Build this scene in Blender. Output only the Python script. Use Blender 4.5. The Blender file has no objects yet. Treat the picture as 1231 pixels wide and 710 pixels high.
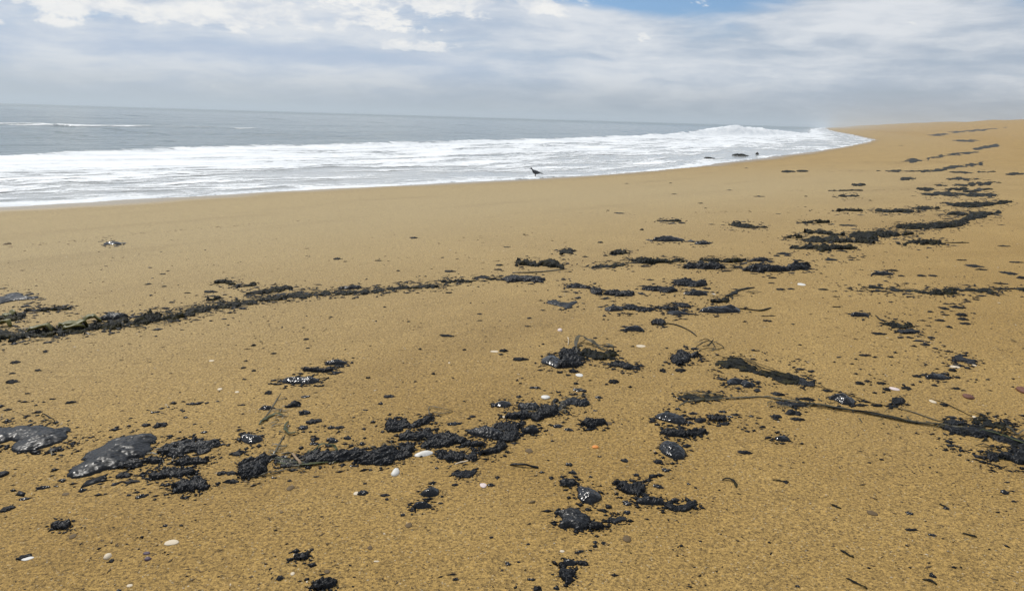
import bpy, bmesh, math, random
import numpy as np
from mathutils import Matrix, Vector, Euler

random.seed(7)
RNG = np.random.default_rng(11)
R = math.radians
SC = bpy.context.scene
COL = SC.collection

# ------------------------------------------------------------------ camera
EYE = 1.80                      # metres above the sea
LENS, SENSOR = 28.0, 36.0
PITCH, ROLL = 12.57, 1.69       # degrees down, degrees of tilt
cam_data = bpy.data.cameras.new('camera')
cam_data.lens = LENS; cam_data.sensor_width = SENSOR; cam_data.sensor_fit = 'HORIZONTAL'
cam_data.clip_start = 0.05; cam_data.clip_end = 40000
cam = bpy.data.objects.new('camera', cam_data); COL.objects.link(cam)
CAM_ROT = Euler((R(90 - PITCH), 0, 0)).to_matrix() @ Matrix.Rotation(R(ROLL), 3, 'Z')
cam.matrix_world = Matrix.Translation((0, 0, EYE)) @ CAM_ROT.to_4x4()
SC.camera = cam

# ------------------------------------------------------------------ sun, sky, exposure
SUN_AZ, SUN_EL = -42.0, 50.0    # degrees: left of the view direction, above the horizon
sun_dir = Vector((math.sin(R(SUN_AZ)) * math.cos(R(SUN_EL)), math.cos(R(SUN_AZ)) * math.cos(R(SUN_EL)), math.sin(R(SUN_EL))))
sl = bpy.data.lights.new('sun', 'SUN'); sl.energy = 2.9; sl.angle = R(1.2); sl.color = (1.0, 0.955, 0.88)
so = bpy.data.objects.new('sun', sl); COL.objects.link(so)
so.rotation_euler = (-sun_dir).to_track_quat('-Z', 'Y').to_euler(); so.location = (-20, 20, 40)

SC.view_settings.view_transform = 'Standard'; SC.view_settings.look = 'None'
SC.view_settings.exposure = 0.0; SC.view_settings.gamma = 1.0
SC.view_settings.use_curve_mapping = False
SC.cycles.max_bounces = 8; SC.cycles.transparent_max_bounces = 16
SC.cycles.volume_bounces = 1


class NG:
    """small helper round a node tree"""
    def __init__(self, tree):
        self.t = tree; self.n = tree.nodes; self.l = tree.links
    def new(self, kind, **kw):
        nd = self.n.new(kind)
        for k, v in kw.items():
            setattr(nd, k, v)
        return nd
    def put(self, sock, v):
        if hasattr(v, 'links') or isinstance(v, bpy.types.NodeSocket):
            self.l.new(v, sock)
        elif isinstance(v, (tuple, list)) and len(v) == 3 and sock.type == 'RGBA':
            sock.default_value = (*v, 1)
        else:
            sock.default_value = v
    def math(self, op, a, b=None, c=None, clamp=False):
        nd = self.new('ShaderNodeMath', operation=op, use_clamp=clamp)
        for i, v in enumerate((a, b, c)):
            if v is not None:
                self.put(nd.inputs[i], v)
        return nd.outputs[0]
    def vmath(self, op, a, b=None):
        nd = self.new('ShaderNodeVectorMath', operation=op)
        self.put(nd.inputs[0], a)
        if b is not None:
            self.put(nd.inputs[1], b)
        return nd.outputs['Value'] if op in ('DOT_PRODUCT', 'LENGTH', 'DISTANCE') else nd.outputs[0]
    def noise(self, vec, scale, detail=4, rough=0.55, dist=0.0, lac=2.0):
        nd = self.new('ShaderNodeTexNoise')
        self.put(nd.inputs['Vector'], vec)
        nd.inputs['Scale'].default_value = scale; nd.inputs['Detail'].default_value = detail
        nd.inputs['Roughness'].default_value = rough; nd.inputs['Distortion'].default_value = dist
        nd.inputs['Lacunarity'].default_value = lac
        return nd.outputs['Fac']
    def ramp(self, v, lo, hi, a=0.0, b=1.0, smooth=True):
        nd = self.new('ShaderNodeMapRange')
        nd.interpolation_type = 'SMOOTHSTEP' if smooth else 'LINEAR'
        self.put(nd.inputs[0], v)
        for i, x in enumerate((lo, hi, a, b)):
            self.put(nd.inputs[i + 1], x)
        return nd.outputs[0]
    def mix(self, fac, a, b, blend='MIX'):
        nd = self.new('ShaderNodeMix', data_type='RGBA', blend_type=blend)
        self.put(nd.inputs[0], fac); self.put(nd.inputs[6], a); self.put(nd.inputs[7], b)
        return nd.outputs[2]
    def mapping(self, vec, scale=(1, 1, 1), loc=(0, 0, 0), rot=(0, 0, 0)):
        nd = self.new('ShaderNodeMapping')
        self.put(nd.inputs[0], vec)
        nd.inputs['Location'].default_value = loc; nd.inputs['Rotation'].default_value = rot
        nd.inputs['Scale'].default_value = scale
        return nd.outputs[0]


world = bpy.data.worlds.new('World'); SC.world = world; world.use_nodes = True
W = NG(world.node_tree); W.n.clear()
tc = W.new('ShaderNodeTexCoord')
D = W.vmath('NORMALIZE', tc.outputs['Generated'])
sky = W.new('ShaderNodeTexSky', sky_type='NISHITA'); sky.sun_disc = False
sky.sun_elevation = R(SUN_EL); sky.sun_rotation = R(SUN_AZ)
sky.air_density = 1.0; sky.dust_density = 1.5; sky.ozone_density = 2.0
sep = W.new('ShaderNodeSeparateXYZ'); W.put(sep.inputs[0], D)
el = W.math('MULTIPLY', W.math('ARCSINE', sep.outputs[2]), 180 / math.pi)              # degrees
az = W.math('MULTIPLY', W.math('ARCTAN2', sep.outputs[0], sep.outputs[1]), 180 / math.pi)
def lobe(a0, e0, wa, we):
    """soft oval patch of sky round azimuth a0, elevation e0"""
    u = W.math('DIVIDE', W.math('SUBTRACT', az, a0), wa); v = W.math('DIVIDE', W.math('SUBTRACT', el, e0), we)
    r2 = W.math('ADD', W.math('MULTIPLY', u, u), W.math('MULTIPLY', v, v))
    return W.math('POWER', 2.718, W.math('MULTIPLY', r2, -1.0))
warp = W.new('ShaderNodeTexNoise'); W.put(warp.inputs['Vector'], W.mapping(D, (1, 1, 3))); warp.inputs['Scale'].default_value = 7; warp.inputs['Detail'].default_value = 4
Dw = W.vmath('ADD', D, W.vmath('MULTIPLY', W.vmath('SUBTRACT', warp.outputs['Color'], (0.5, 0.5, 0.5)), (0.06, 0.06, 0.028)))
veil = W.noise(W.mapping(Dw, (1, 1, 4.2), (0.3, 0.1, 0)), 4.6, 7, 0.56)         # broad layered cloud
puff = W.noise(W.mapping(Dw, (1, 1, 2.3), (1.7, 0.4, 0.2)), 15, 10, 0.62)       # cumulus lumps
streak = W.noise(W.mapping(Dw, (1, 1, 7.5), (0.9, 2.3, 0)), 5.5, 6, 0.52)       # flat shelves
# where the deck opens to blue
gap = W.math('ADD', W.math('MULTIPLY', lobe(9.5, 8.3, 7.5, 1.3), 0.46), W.math('MULTIPLY', lobe(33.5, 7.8, 4, 0.7), 0.30))
cov = W.math('SUBTRACT', W.math('ADD', W.math('MULTIPLY', veil, 0.6), W.math('MULTIPLY', streak, 0.4)), gap)
cover = W.ramp(cov, 0.20, 0.47, 0.03, 0.95)
wisp = W.noise(W.mapping(Dw, (1, 1, 4.5), (2.2, 0.7, 1.1)), 22, 8, 0.6)          # torn small shreds
bright = W.math('ADD', W.math('ADD', W.math('MULTIPLY', streak, 0.50), W.math('MULTIPLY', veil, 0.30)), W.math('ADD', W.math('MULTIPLY', puff, 0.16), W.math('MULTIPLY', wisp, 0.16)))
deck = W.mix(W.ramp(bright, 0.44, 0.68), W.mix(W.ramp(az, -20, 25), (4.6, 5.5, 6.95), (4.2, 4.95, 6.0)), (7.7, 7.95, 8.3))
base = W.mix(cover, W.mix(1.0, sky.outputs[0], (0.55, 0.78, 1.06), 'MULTIPLY'), deck)
# bright cumulus bank to the left
bank = W.math('MAXIMUM', lobe(-20.5, 6.2, 13.0, 1.25), W.math('MULTIPLY', lobe(-31, 7.4, 9, 1.3), 0.95))
bank = W.math('MAXIMUM', bank, W.math('MULTIPLY', lobe(-8, 4.6, 8.0, 0.5), 0.72))
bank = W.math('MAXIMUM', bank, W.math('MULTIPLY', lobe(-34, 4.9, 6, 0.6), 0.8))
bank = W.math('MAXIMUM', bank, W.math('MULTIPLY', lobe(-3, 7.9, 9.5, 1.5), 0.95))
pf = W.ramp(W.math('ADD', puff, W.math('MULTIPLY', bank, 0.36)), 0.66, 0.77)
pcol = W.mix(W.ramp(puff, 0.40, 0.66), (6.4, 6.9, 7.7), (9.5, 9.4, 9.1))
base = W.mix(W.math('MULTIPLY', pf, 0.9), base, pcol)
# blue-grey band below the bank
band = W.math('MULTIPLY', lobe(-19, 3.7, 22, 0.8), W.ramp(streak, 0.35, 0.62, 1.0, 0.45))
base = W.mix(W.math('MULTIPLY', band, 0.6), base, (4.7, 5.6, 7.1))
# milky low sky
low = W.ramp(el, 0.3, 3.3, 1.0, 0.0)
hcol = W.mix(W.ramp(az, -36, 20), (4.75, 5.25, 5.75), (3.15, 3.65, 4.25))
base = W.mix(W.math('MULTIPLY', low, W.ramp(wisp, 0.35, 0.62, 0.95, 0.74)), base, hcol)
bg = W.new('ShaderNodeBackground'); bg.inputs['Strength'].default_value = 0.1
W.put(bg.inputs[0], base)
wo = W.new('ShaderNodeOutputWorld'); W.l.new(bg.outputs[0], wo.inputs[0])

# ------------------------------------------------------------------ numeric helpers
FPX = 1231 * LENS / SENSOR
CR = np.array(CAM_ROT)

def rays(px, py):
    """photograph pixels -> world directions (unit horizontal length): azimuth, slope"""
    px = np.asarray(px, float); py = np.asarray(py, float)
    d = np.stack([(px - 615.5) / FPX, (355.0 - py) / FPX, -np.ones_like(px)], -1) @ CR.T
    return np.arctan2(d[..., 0], d[..., 1]), d[..., 2] / np.hypot(d[..., 0], d[..., 1])

def _h(ix, iy, seed):
    n = (ix.astype(np.int64) * 374761393 + iy.astype(np.int64) * 668265263 + seed * 974711) & 0x7fffffff
    n = ((n ^ (n >> 13)) * 1274126177) & 0x7fffffff
    n = n ^ (n >> 16)
    return (n & 0xffff) / 65535.0

def vnoise(x, y, seed=0):
    ix = np.floor(x); iy = np.floor(y)
    fx = x - ix; fy = y - iy
    fx = fx * fx * fx * (fx * (fx * 6 - 15) + 10); fy = fy * fy * fy * (fy * (fy * 6 - 15) + 10)
    a = _h(ix, iy, seed); b = _h(ix + 1, iy, seed); c = _h(ix, iy + 1, seed); d = _h(ix + 1, iy + 1, seed)
    return (a + (b - a) * fx) * (1 - fy) + (c + (d - c) * fx) * fy

def fbm(x, y, seed=0, octs=4, gain=0.5):
    s = 0; a = 1; tot = 0
    for i in range(octs):
        s = s + a * vnoise(x * 2.03 ** i + i * 17.3, y * 2.03 ** i - i * 9.1, seed + i); tot += a; a *= gain
    return s / tot

def sstep(a, b, x):
    t = np.clip((x - a) / (b - a), 0, 1); return t * t * (3 - 2 * t)

# ------------------------------------------------------------------ the shoreline (water's edge on the z = 0 plane)
edge_px = np.array([(0, 249.5), (120, 242.5), (250, 235), (400, 227), (520, 221.5), (640, 215.5), (760, 207), (850, 199), (930, 189.5), (990, 180.5), (1040, 172)])
a_, s_ = rays(edge_px[:, 0], edge_px[:, 1])
r_ = -EYE / s_
shore = [(r * math.sin(a), r * math.cos(a)) for a, r in zip(a_, r_)]
d0 = np.array(shore[0]) - np.array(shore[2]); d0 /= np.hypot(*d0)
pre = [tuple(np.array(shore[0]) + d0 * k + np.array((-0.0015 * k * k, 0)) * 0) for k in (2500, 900, 300, 80, 25)]
post = [(57, 130), (83, 200), (115, 290), (162, 420), (248, 650), (455, 1200), (880, 2300), (1560, 4000)]
SHORE = np.array(pre + shore + post, float)
SEG_A = SHORE[:-1]; SEG_D = SHORE[1:] - SHORE[:-1]
SEG_L = np.hypot(SEG_D[:, 0], SEG_D[:, 1]); SEG_T = np.concatenate([[0], np.cumsum(SEG_L)[:-1]])

def shore_ts(x, y):
    """distance along the shore and signed distance from it (landward positive)"""
    x = np.asarray(x, float); y = np.asarray(y, float)
    shp = x.shape; x = x.ravel(); y = y.ravel()
    best = np.full(x.shape, 1e18); t = np.zeros_like(x); sg = np.zeros_like(x)
    for i in range(len(SEG_A)):
        ux, uy = SEG_D[i] / SEG_L[i]
        dx = x - SEG_A[i, 0]; dy = y - SEG_A[i, 1]
        k = np.clip(dx * ux + dy * uy, 0, SEG_L[i])
        ex = dx - k * ux; ey = dy - k * uy
        d2 = ex * ex + ey * ey
        m = d2 < best
        best[m] = d2[m]; t[m] = SEG_T[i] + k[m]; sg[m] = (dx * uy - dy * ux)[m]
    s = np.sqrt(best) * np.where(sg >= 0, 1, -1)
    return t.reshape(shp), s.reshape(shp)

PS = np.array([-4000, -60, -20, 0, 4, 10, 16, 24, 32, 40, 52, 66, 90, 140, 400, 4000.0])
PZ = np.array([-2.6, -2.4, -0.9, 0, 0.17, 0.44, 0.66, 0.90, 1.35, 2.5, 4.7, 6.6, 8.0, 9.0, 9.5, 9.5])

def profile(s):
    z = 0
    for k in (-2.0, 0.0, 2.0):                      # softened corners
        w = np.clip(np.abs(s) * 0.12, 0, 3)
        z = z + np.interp(s + k * w * 0.5, PS, PZ)
    return z / 3

def height(x, y):
    x = np.asarray(x, float); y = np.asarray(y, float)
    t, s = shore_ts(x, y)
    dist = np.hypot(x, y)
    swell = (fbm(t / 14, s / 9, 3, 3) - 0.5)
    z = profile(s + 0.6 * (fbm(t / 6, s / 20, 5, 2) - 0.5) * sstep(1.0, 5, np.abs(s)))
    z = z + swell * 0.10 * sstep(3, 14, s) + (fbm(t / 60, s / 22, 31, 4) - 0.5) * 2.6 * sstep(30, 70, s)
    near = np.exp(-dist / 9.0)
    z = z + ((fbm(x / 0.55, y / 0.55, 8, 3) - 0.5) * 0.022 + (vnoise(x / 0.14, y / 0.14, 9) - 0.5) * 0.005) * near * sstep(0.5, 3, s)
    return z

# polar sheet round the camera foot
def angles(lo, hi, step, coarse):
    return np.concatenate([np.arange(-180, lo, coarse), np.arange(lo, hi, step), np.arange(hi, 180, coarse)])
TH = np.radians(angles(-48, 52, 0.22, 6.0))
RD = np.concatenate([[0.25], np.geomspace(0.6, 400, 520), np.geomspace(420, 5200, 40)])
TT, RR = np.meshgrid(TH, RD)
GX = RR * np.sin(TT); GY = RR * np.cos(TT)
GZ = height(GX, GY)
GT, GS = shore_ts(GX, GY)

def at(px, py, frac=False):
    """photograph pixels -> points on the sand"""
    a, s = rays(px, py)
    a = np.atleast_1d(a); s = np.atleast_1d(s)
    out = np.zeros((len(a), 3))
    for i, (aa, ss) in enumerate(zip(a, s)):
        j = int(np.clip(np.searchsorted(TH, aa) - 1, 0, len(TH) - 2))
        f = np.clip((aa - TH[j]) / (TH[j + 1] - TH[j]), 0, 1)
        col = GZ[:, j] * (1 - f) + GZ[:, j + 1] * f
        diff = col - (EYE + RD * ss)
        hit = np.nonzero(diff >= 0)[0]
        k = hit[0] if len(hit) else len(RD) - 90
        if k == 0 or not len(hit):
            r = RD[k]
        else:
            q = diff[k - 1] / (diff[k - 1] - diff[k]); r = RD[k - 1] + q * (RD[k] - RD[k - 1])
        out[i] = (r * math.sin(aa), r * math.cos(aa), 0)
    out[:, 2] = height(out[:, 0], out[:, 1])
    return out

def mesh_obj(name, verts, faces, mat, parent=None, smooth=True, loc=(0, 0, 0)):
    me = bpy.data.meshes.new(name)
    verts = np.asarray(verts, np.float32)
    if isinstance(faces, np.ndarray):
        n = len(faces); k = faces.shape[1]
        me.vertices.add(len(verts)); me.vertices.foreach_set('co', verts.ravel())
        me.loops.add(n * k); me.loops.foreach_set('vertex_index', faces.astype(np.int32).ravel())
        me.polygons.add(n); me.polygons.foreach_set('loop_start', np.arange(0, n * k, k, dtype=np.int32))
        me.update(calc_edges=True)
    else:
        me.from_pydata([tuple(map(float, v)) for v in verts], [], faces)
    if smooth:
        me.polygons.foreach_set('use_smooth', [True] * len(me.polygons))
    me.materials.append(mat)
    o = bpy.data.objects.new(name, me); COL.objects.link(o); o.location = loc
    if parent:
        o.parent = parent
    return o

def fattr(o, name, vals):
    a = o.data.attributes.new(name, 'FLOAT', 'POINT'); a.data.foreach_set('value', np.asarray(vals, np.float32).ravel())

def vattr(o, name, vals):
    a = o.data.attributes.new(name, 'FLOAT_VECTOR', 'POINT'); a.data.foreach_set('vector', np.asarray(vals, np.float32).ravel())

def tag(o, label=None, cat=None, group=None, kind=None):
    for k, v in (('label', label), ('category', cat), ('group', group), ('kind', kind)):
        if v:
            o[k] = v
    return o

# ------------------------------------------------------------------ materials
def material(name):
    m = bpy.data.materials.new(name); m.use_nodes = True
    g = NG(m.node_tree); g.n.clear()
    out = g.new('ShaderNodeOutputMaterial'); p = g.new('ShaderNodeBsdfPrincipled')
    g.l.new(p.outputs[0], out.inputs[0])
    return m, g, p

def attr(g, name, out='Fac'):
    nd = g.new('ShaderNodeAttribute', attribute_name=name); return nd.outputs[out]

def bump(g, p, h, strength, dist):
    b = g.new('ShaderNodeBump'); b.inputs['Strength'].default_value = strength; b.inputs['Distance'].default_value = dist
    g.put(b.inputs['Height'], h); g.l.new(b.outputs[0], p.inputs['Normal']); return b

def sand_material():
    m, g, p = material('sand')
    co = g.new('ShaderNodeTexCoord').outputs['Object']
    wet = attr(g, 'wet'); fine = attr(g, 'fine')
    grain = g.noise(co, 330, 3, 0.7)
    mid = g.noise(co, 95, 4, 0.65)
    big = g.noise(co, 0.8, 6, 0.62)
    tone = g.mix(g.ramp(big, 0.3, 0.7), (0.304, 0.187, 0.051), (0.364, 0.232, 0.071))
    tone = g.mix(fine, tone, (0.380, 0.292, 0.152))
    grains = g.math('ADD', g.math('MULTIPLY', grain, 0.6), g.math('MULTIPLY', mid, 0.55))
    gr = g.ramp(grains, 0.42, 0.72, 0.10, 1.82, False)
    c = g.vmath('SCALE', tone); g.l.new(gr, c.node.inputs['Scale'])
    vor = g.new('ShaderNodeTexVoronoi'); g.put(vor.inputs['Vector'], co); vor.inputs['Scale'].default_value = 120
    sepc = g.new('ShaderNodeSeparateColor'); g.l.new(vor.outputs['Color'], sepc.inputs[0])
    spot = g.ramp(vor.outputs['Distance'], 0.25, 0.42, 1, 0)
    dark = g.math('MULTIPLY', spot, g.ramp(sepc.outputs[0], 0.80, 0.86))
    pale = g.math('MULTIPLY', spot, g.ramp(sepc.outputs[1], 0.90, 0.95))
    c = g.mix(g.math('MULTIPLY', dark, 0.75), c, (0.11, 0.07, 0.03))
    c = g.mix(g.math('MULTIPLY', pale, 0.40), c, (0.66, 0.56, 0.38))
    # thin dirty stripes left by earlier tides
    tsn = g.noise(g.mapping(attr(g, 'ts', 'Vector'), (0.16, 0.9, 0)), 1.0, 5, 0.6)
    c = g.mix(g.math('MULTIPLY', g.ramp(tsn, 0.52, 0.70), 0.34), c, g.vmath('MULTIPLY', c, (0.70, 0.68, 0.66)))
    rip = g.noise(g.mapping(co, (1.0, 2.6, 0), (0, 0, 0), (0, 0, 0.5)), 6.0, 5, 0.62)
    c = g.mix(g.math('MULTIPLY', g.ramp(rip, 0.54, 0.72), 0.30), c, g.vmath('MULTIPLY', c, (0.62, 0.60, 0.56)))
    c = g.mix(g.math('MULTIPLY', wet, 0.6), c, g.vmath('MULTIPLY', c, (0.55, 0.52, 0.52)))
    g.put(p.inputs['Base Color'], c)
    g.put(p.inputs['Roughness'], g.ramp(wet, 0.3, 1.0, 0.92, 0.12))
    p.inputs['Specular IOR Level'].default_value = 0.35
    hh = g.math('ADD', g.math('MULTIPLY', grains, 0.6), g.math('MULTIPLY', g.noise(co, 26, 3, 0.6), 1.3))
    b = bump(g, p, hh, 0.75, 0.009)
    g.put(b.inputs['Strength'], g.ramp(wet, 0.0, 0.7, 1.0, 0.05))
    return m

def tar_material(name, col=(0.0045, 0.005, 0.006), rough=0.30, sandy=0.12, detail=1.0, spec=0.3, olive=0.0):
    m, g, p = material(name)
    co = g.new('ShaderNodeTexCoord').outputs['Object']
    n1 = g.noise(co, 60, 5, 0.6); n2 = g.noise(co, 240, 3, 0.6)
    c = g.mix(g.ramp(n1, 0.35, 0.7), col, tuple(x * 2.6 for x in col))
    s = g.ramp(g.math('ADD', g.math('MULTIPLY', n2, 0.6), g.math('MULTIPLY', n1, 0.4)), 0.60, 0.70)
    c = g.mix(g.math('MULTIPLY', s, sandy), c, (0.30, 0.21, 0.10))
    if olive:                                                    # leaves that the oil has not blackened
        c = g.mix(g.math('MULTIPLY', g.ramp(g.noise(co, 14, 4, 0.6), 0.52, 0.66), olive), c, (0.040, 0.034, 0.010))
    g.put(p.inputs['Base Color'], c)
    g.put(p.inputs['Roughness'], g.ramp(n1, 0.3, 0.75, rough * 0.7, rough * 1.5))
    p.inputs['Specular IOR Level'].default_value = spec
    p.inputs['IOR'].default_value = 1.48
    bump(g, p, g.math('ADD', n1, g.math('MULTIPLY', n2, 0.5 * detail)), 0.7 * detail, 0.006)
    return m

def plain_material(name, a, b, scale=30, rough=0.7, bmp=0.3, spec=0.4):
    m, g, p = material(name)
    co = g.new('ShaderNodeTexCoord').outputs['Object']
    n = g.noise(co, scale, 4, 0.6)
    g.put(p.inputs['Base Color'], g.mix(g.ramp(n, 0.3, 0.7), a, b))
    p.inputs['Roughness'].default_value = rough; p.inputs['Specular IOR Level'].default_value = spec
    bump(g, p, n, bmp, 0.004)
    return m

def sea_material():
    m, g, p = material('sea_water')
    co = g.new('ShaderNodeTexCoord').outputs['Object']
    ts = attr(g, 'ts', 'Vector'); shal = attr(g, 'shallow'); far = attr(g, 'far')
    c = g.mix(shal, (0.120, 0.165, 0.170), (0.44, 0.44, 0.42))
    g.put(p.inputs['Base Color'], c)
    p.inputs['IOR'].default_value = 1.33
    g.put(p.inputs['Roughness'], g.ramp(far, 0, 1, 0.10, 0.32))
    w = g.math('ADD', g.math('MULTIPLY', g.noise(g.mapping(ts, (0.35, 1.0, 0)), 0.9, 5, 0.6), 1.0),
               g.math('MULTIPLY', g.noise(g.mapping(ts, (0.5, 1.0, 0)), 5.0, 4, 0.6), 0.22))
    w = g.math('ADD', w, g.math('MULTIPLY', g.noise(g.mapping(ts, (0.3, 1.0, 0), (7, 3, 0)), 0.12, 4, 0.6), 3.5))
    b = bump(g, p, w, 0.6, 0.35)
    g.put(b.inputs['Strength'], g.ramp(shal, 0.0, 1.0, 0.55, 0.12))
    return m

def foam_material():
    m = bpy.data.materials.new('sea_foam'); m.use_nodes = True
    g = NG(m.node_tree); g.n.clear()
    out = g.new('ShaderNodeOutputMaterial'); p = g.new('ShaderNodeBsdfPrincipled'); tr = g.new('ShaderNodeBsdfTransparent')
    ts = attr(g, 'ts', 'Vector'); f = attr(g, 'foam')
    n1 = g.noise(g.mapping(ts, (0.22, 1.0, 0)), 0.85, 6, 0.62, 0.6)
    n2 = g.noise(g.mapping(ts, (0.5, 1.0, 0), (3, 8, 0)), 4.0, 5, 0.65, 0.5)
    n3 = g.noise(g.mapping(ts, (0.8, 1.0, 0), (5, 1, 0)), 17.0, 3, 0.6)
    n = g.math('ADD', g.math('ADD', g.math('MULTIPLY', n1, 0.5), g.math('MULTIPLY', n2, 0.33)), g.math('MULTIPLY', n3, 0.17))
    lo = g.math('SUBTRACT', 0.79, g.math('MULTIPLY', f, 0.56))
    mask = g.ramp(n, lo, g.math('ADD', lo, 0.13))
    mask = g.math('MULTIPLY', mask, g.ramp(f, 0.0, 0.08))
    g.put(p.inputs['Base Color'], g.mix(g.ramp(n, 0.38, 0.62), (0.60, 0.63, 0.65), (0.86, 0.87, 0.87)))
    p.inputs['Roughness'].default_value = 0.75; p.inputs['Specular IOR Level'].default_value = 0.25
    bump(g, p, n, 0.5, 0.10)
    mx = g.new('ShaderNodeMixShader'); g.l.new(mask, mx.inputs[0]); g.l.new(tr.outputs[0], mx.inputs[1]); g.l.new(p.outputs[0], mx.inputs[2])
    g.l.new(mx.outputs[0], out.inputs[0])
    return m

M_SAND = sand_material()
M_TAR = tar_material('wet_tar', rough=0.36, sandy=0.02, detail=0.10, spec=0.19)
M_GLOSS = tar_material('glossy_tar', col=(0.004, 0.0045, 0.0055), rough=0.17, sandy=0.0, detail=0.05, spec=0.26)
M_CRUST = tar_material('crusted_tar', rough=0.38, sandy=0.06, detail=0.42, spec=0.13)
M_WRACK = tar_material('oiled_weed', col=(0.006, 0.0065, 0.005), rough=0.52, sandy=0.05, detail=0.8, spec=0.08, olive=0.7)
M_DULL = tar_material('dusty_tar', col=(0.007, 0.0075, 0.008), rough=0.55, sandy=0.10, detail=0.6, spec=0.10)
M_GREEN = plain_material('eelgrass', (0.018, 0.028, 0.005), (0.052, 0.060, 0.012), 25, 0.5, 0.4, 0.2)
M_YELLOW = plain_material('yellow_olive_leaf', (0.075, 0.070, 0.010), (0.13, 0.118, 0.020), 12, 0.5, 0.4)
M_OLIVE = plain_material('kelp_blade', (0.030, 0.024, 0.007), (0.075, 0.058, 0.018), 25, 0.45, 0.4)
M_WHITE = plain_material('shell', (0.56, 0.53, 0.47), (0.74, 0.72, 0.67), 60, 0.5, 0.2)
M_PALE = plain_material('pale_shell', (0.55, 0.44, 0.29), (0.72, 0.62, 0.47), 80, 0.6, 0.3)
M_PINK = plain_material('pink_shell', (0.60, 0.46, 0.42), (0.74, 0.64, 0.60), 80, 0.5, 0.3)
M_BROWN = plain_material('brown_pebble', (0.08, 0.050, 0.018), (0.15, 0.096, 0.036), 60, 0.7, 0.4)
M_PURPLE = plain_material('purple_pebble', (0.05, 0.028, 0.045), (0.09, 0.055, 0.08), 60, 0.4, 0.3)
M_RUST = plain_material('rust_pebble', (0.10, 0.035, 0.018), (0.16, 0.06, 0.03), 60, 0.6, 0.3)
M_ORANGE = plain_material('orange_shell', (0.62, 0.20, 0.03), (0.70, 0.28, 0.05), 60, 0.6, 0.2)
M_WOOD = plain_material('driftwood', (0.24, 0.16, 0.09), (0.36, 0.26, 0.15), 90, 0.8, 0.4)
M_BIRD = plain_material('black_feather', (0.012, 0.013, 0.016), (0.030, 0.031, 0.036), 40, 0.5, 0.3)
M_BEAK = plain_material('horn', (0.03, 0.03, 0.032), (0.05, 0.05, 0.05), 40, 0.4, 0.1)
M_LEG = plain_material('bird_leg', (0.10, 0.05, 0.04), (0.13, 0.07, 0.05), 40, 0.6, 0.1)
M_SHIP = plain_material('ship_paint', (0.13, 0.14, 0.15), (0.18, 0.19, 0.20), 0.2, 0.6, 0.0)

# ------------------------------------------------------------------ beach
def grid_faces(nr, nc, keep=None, wrap=False):
    i = np.arange(nr - 1)[:, None] * nc + np.arange(nc - 1)[None, :]
    f = np.stack([i, i + 1, i + nc + 1, i + nc], -1).reshape(-1, 4)
    return f
bf = grid_faces(*TT.shape)
# close the ring behind the camera and the middle
nr, nc = TT.shape
ring = np.stack([np.arange(nr - 1) * nc + nc - 1, np.arange(nr - 1) * nc, np.arange(1, nr) * nc, np.arange(1, nr) * nc + nc - 1], -1)
keep = (GS.ravel()[bf].max(1) > -60)
bf = np.concatenate([bf[keep], ring])
beach = mesh_obj('beach', np.stack([GX, GY, GZ], -1).reshape(-1, 3), bf[:, ::-1].copy(), M_SAND)
tag(beach, 'wide golden sandy beach sloping down to the surf', 'beach', kind='structure')
wet = 0.8 * sstep(2.0, 0.0, GS + (fbm(GT / 2.2, GT * 0 + 3, 40, 3) - 0.5) * 1.2)
fattr(beach, 'wet', wet)
fattr(beach, 'fine', 0.90 * sstep(16.5, 6.0, GS) * (0.30 + 0.70 * sstep(45, 14, RR)) * sstep(2.2, 5.0, RR))  # paler, greyer sand tone, set by distance from shore and from the camera
vattr(beach, 'ts', np.stack([GT, GS, GT * 0], -1))

# ------------------------------------------------------------------ sea
def ts_px(pts):
    a, s = rays([p[0] for p in pts], [p[1] for p in pts]); r = -EYE / s
    return shore_ts(r * np.sin(a), r * np.cos(a))
bt, bs = ts_px([(0, 193), (150, 185), (300, 179.5), (480, 175.5), (640, 170.5), (760, 166.0), (830, 163.5), (880, 163.5), (930, 162.5), (970, 161)])
b_d = -bs
b_amp = np.array([0.10, 0.12, 0.15, 0.16, 0.16, 0.18, 0.50, 1.30, 0.80, 0.22])
o_t, o_s = ts_px([(0, 152), (130, 149), (210, 152), (300, 158)])
sTH = np.radians(np.arange(-100, 44, 0.26))
sRD = np.concatenate([np.geomspace(7, 320, 620), np.geomspace(326, 15000, 150)])
sTT, sRR = np.meshgrid(sTH, sRD)
SX = sRR * np.sin(sTT); SY = sRR * np.cos(sTT)
ST, SS = shore_ts(SX, SY)
SD = -SS + (fbm(ST / 2.4, ST * 0 + 1.5, 77, 4) - 0.5) * 1.0 * sstep(70, 20, sRR) + (fbm(ST / 14, ST * 0 + 7.5, 78, 3) - 0.5) * 1.6

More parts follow.
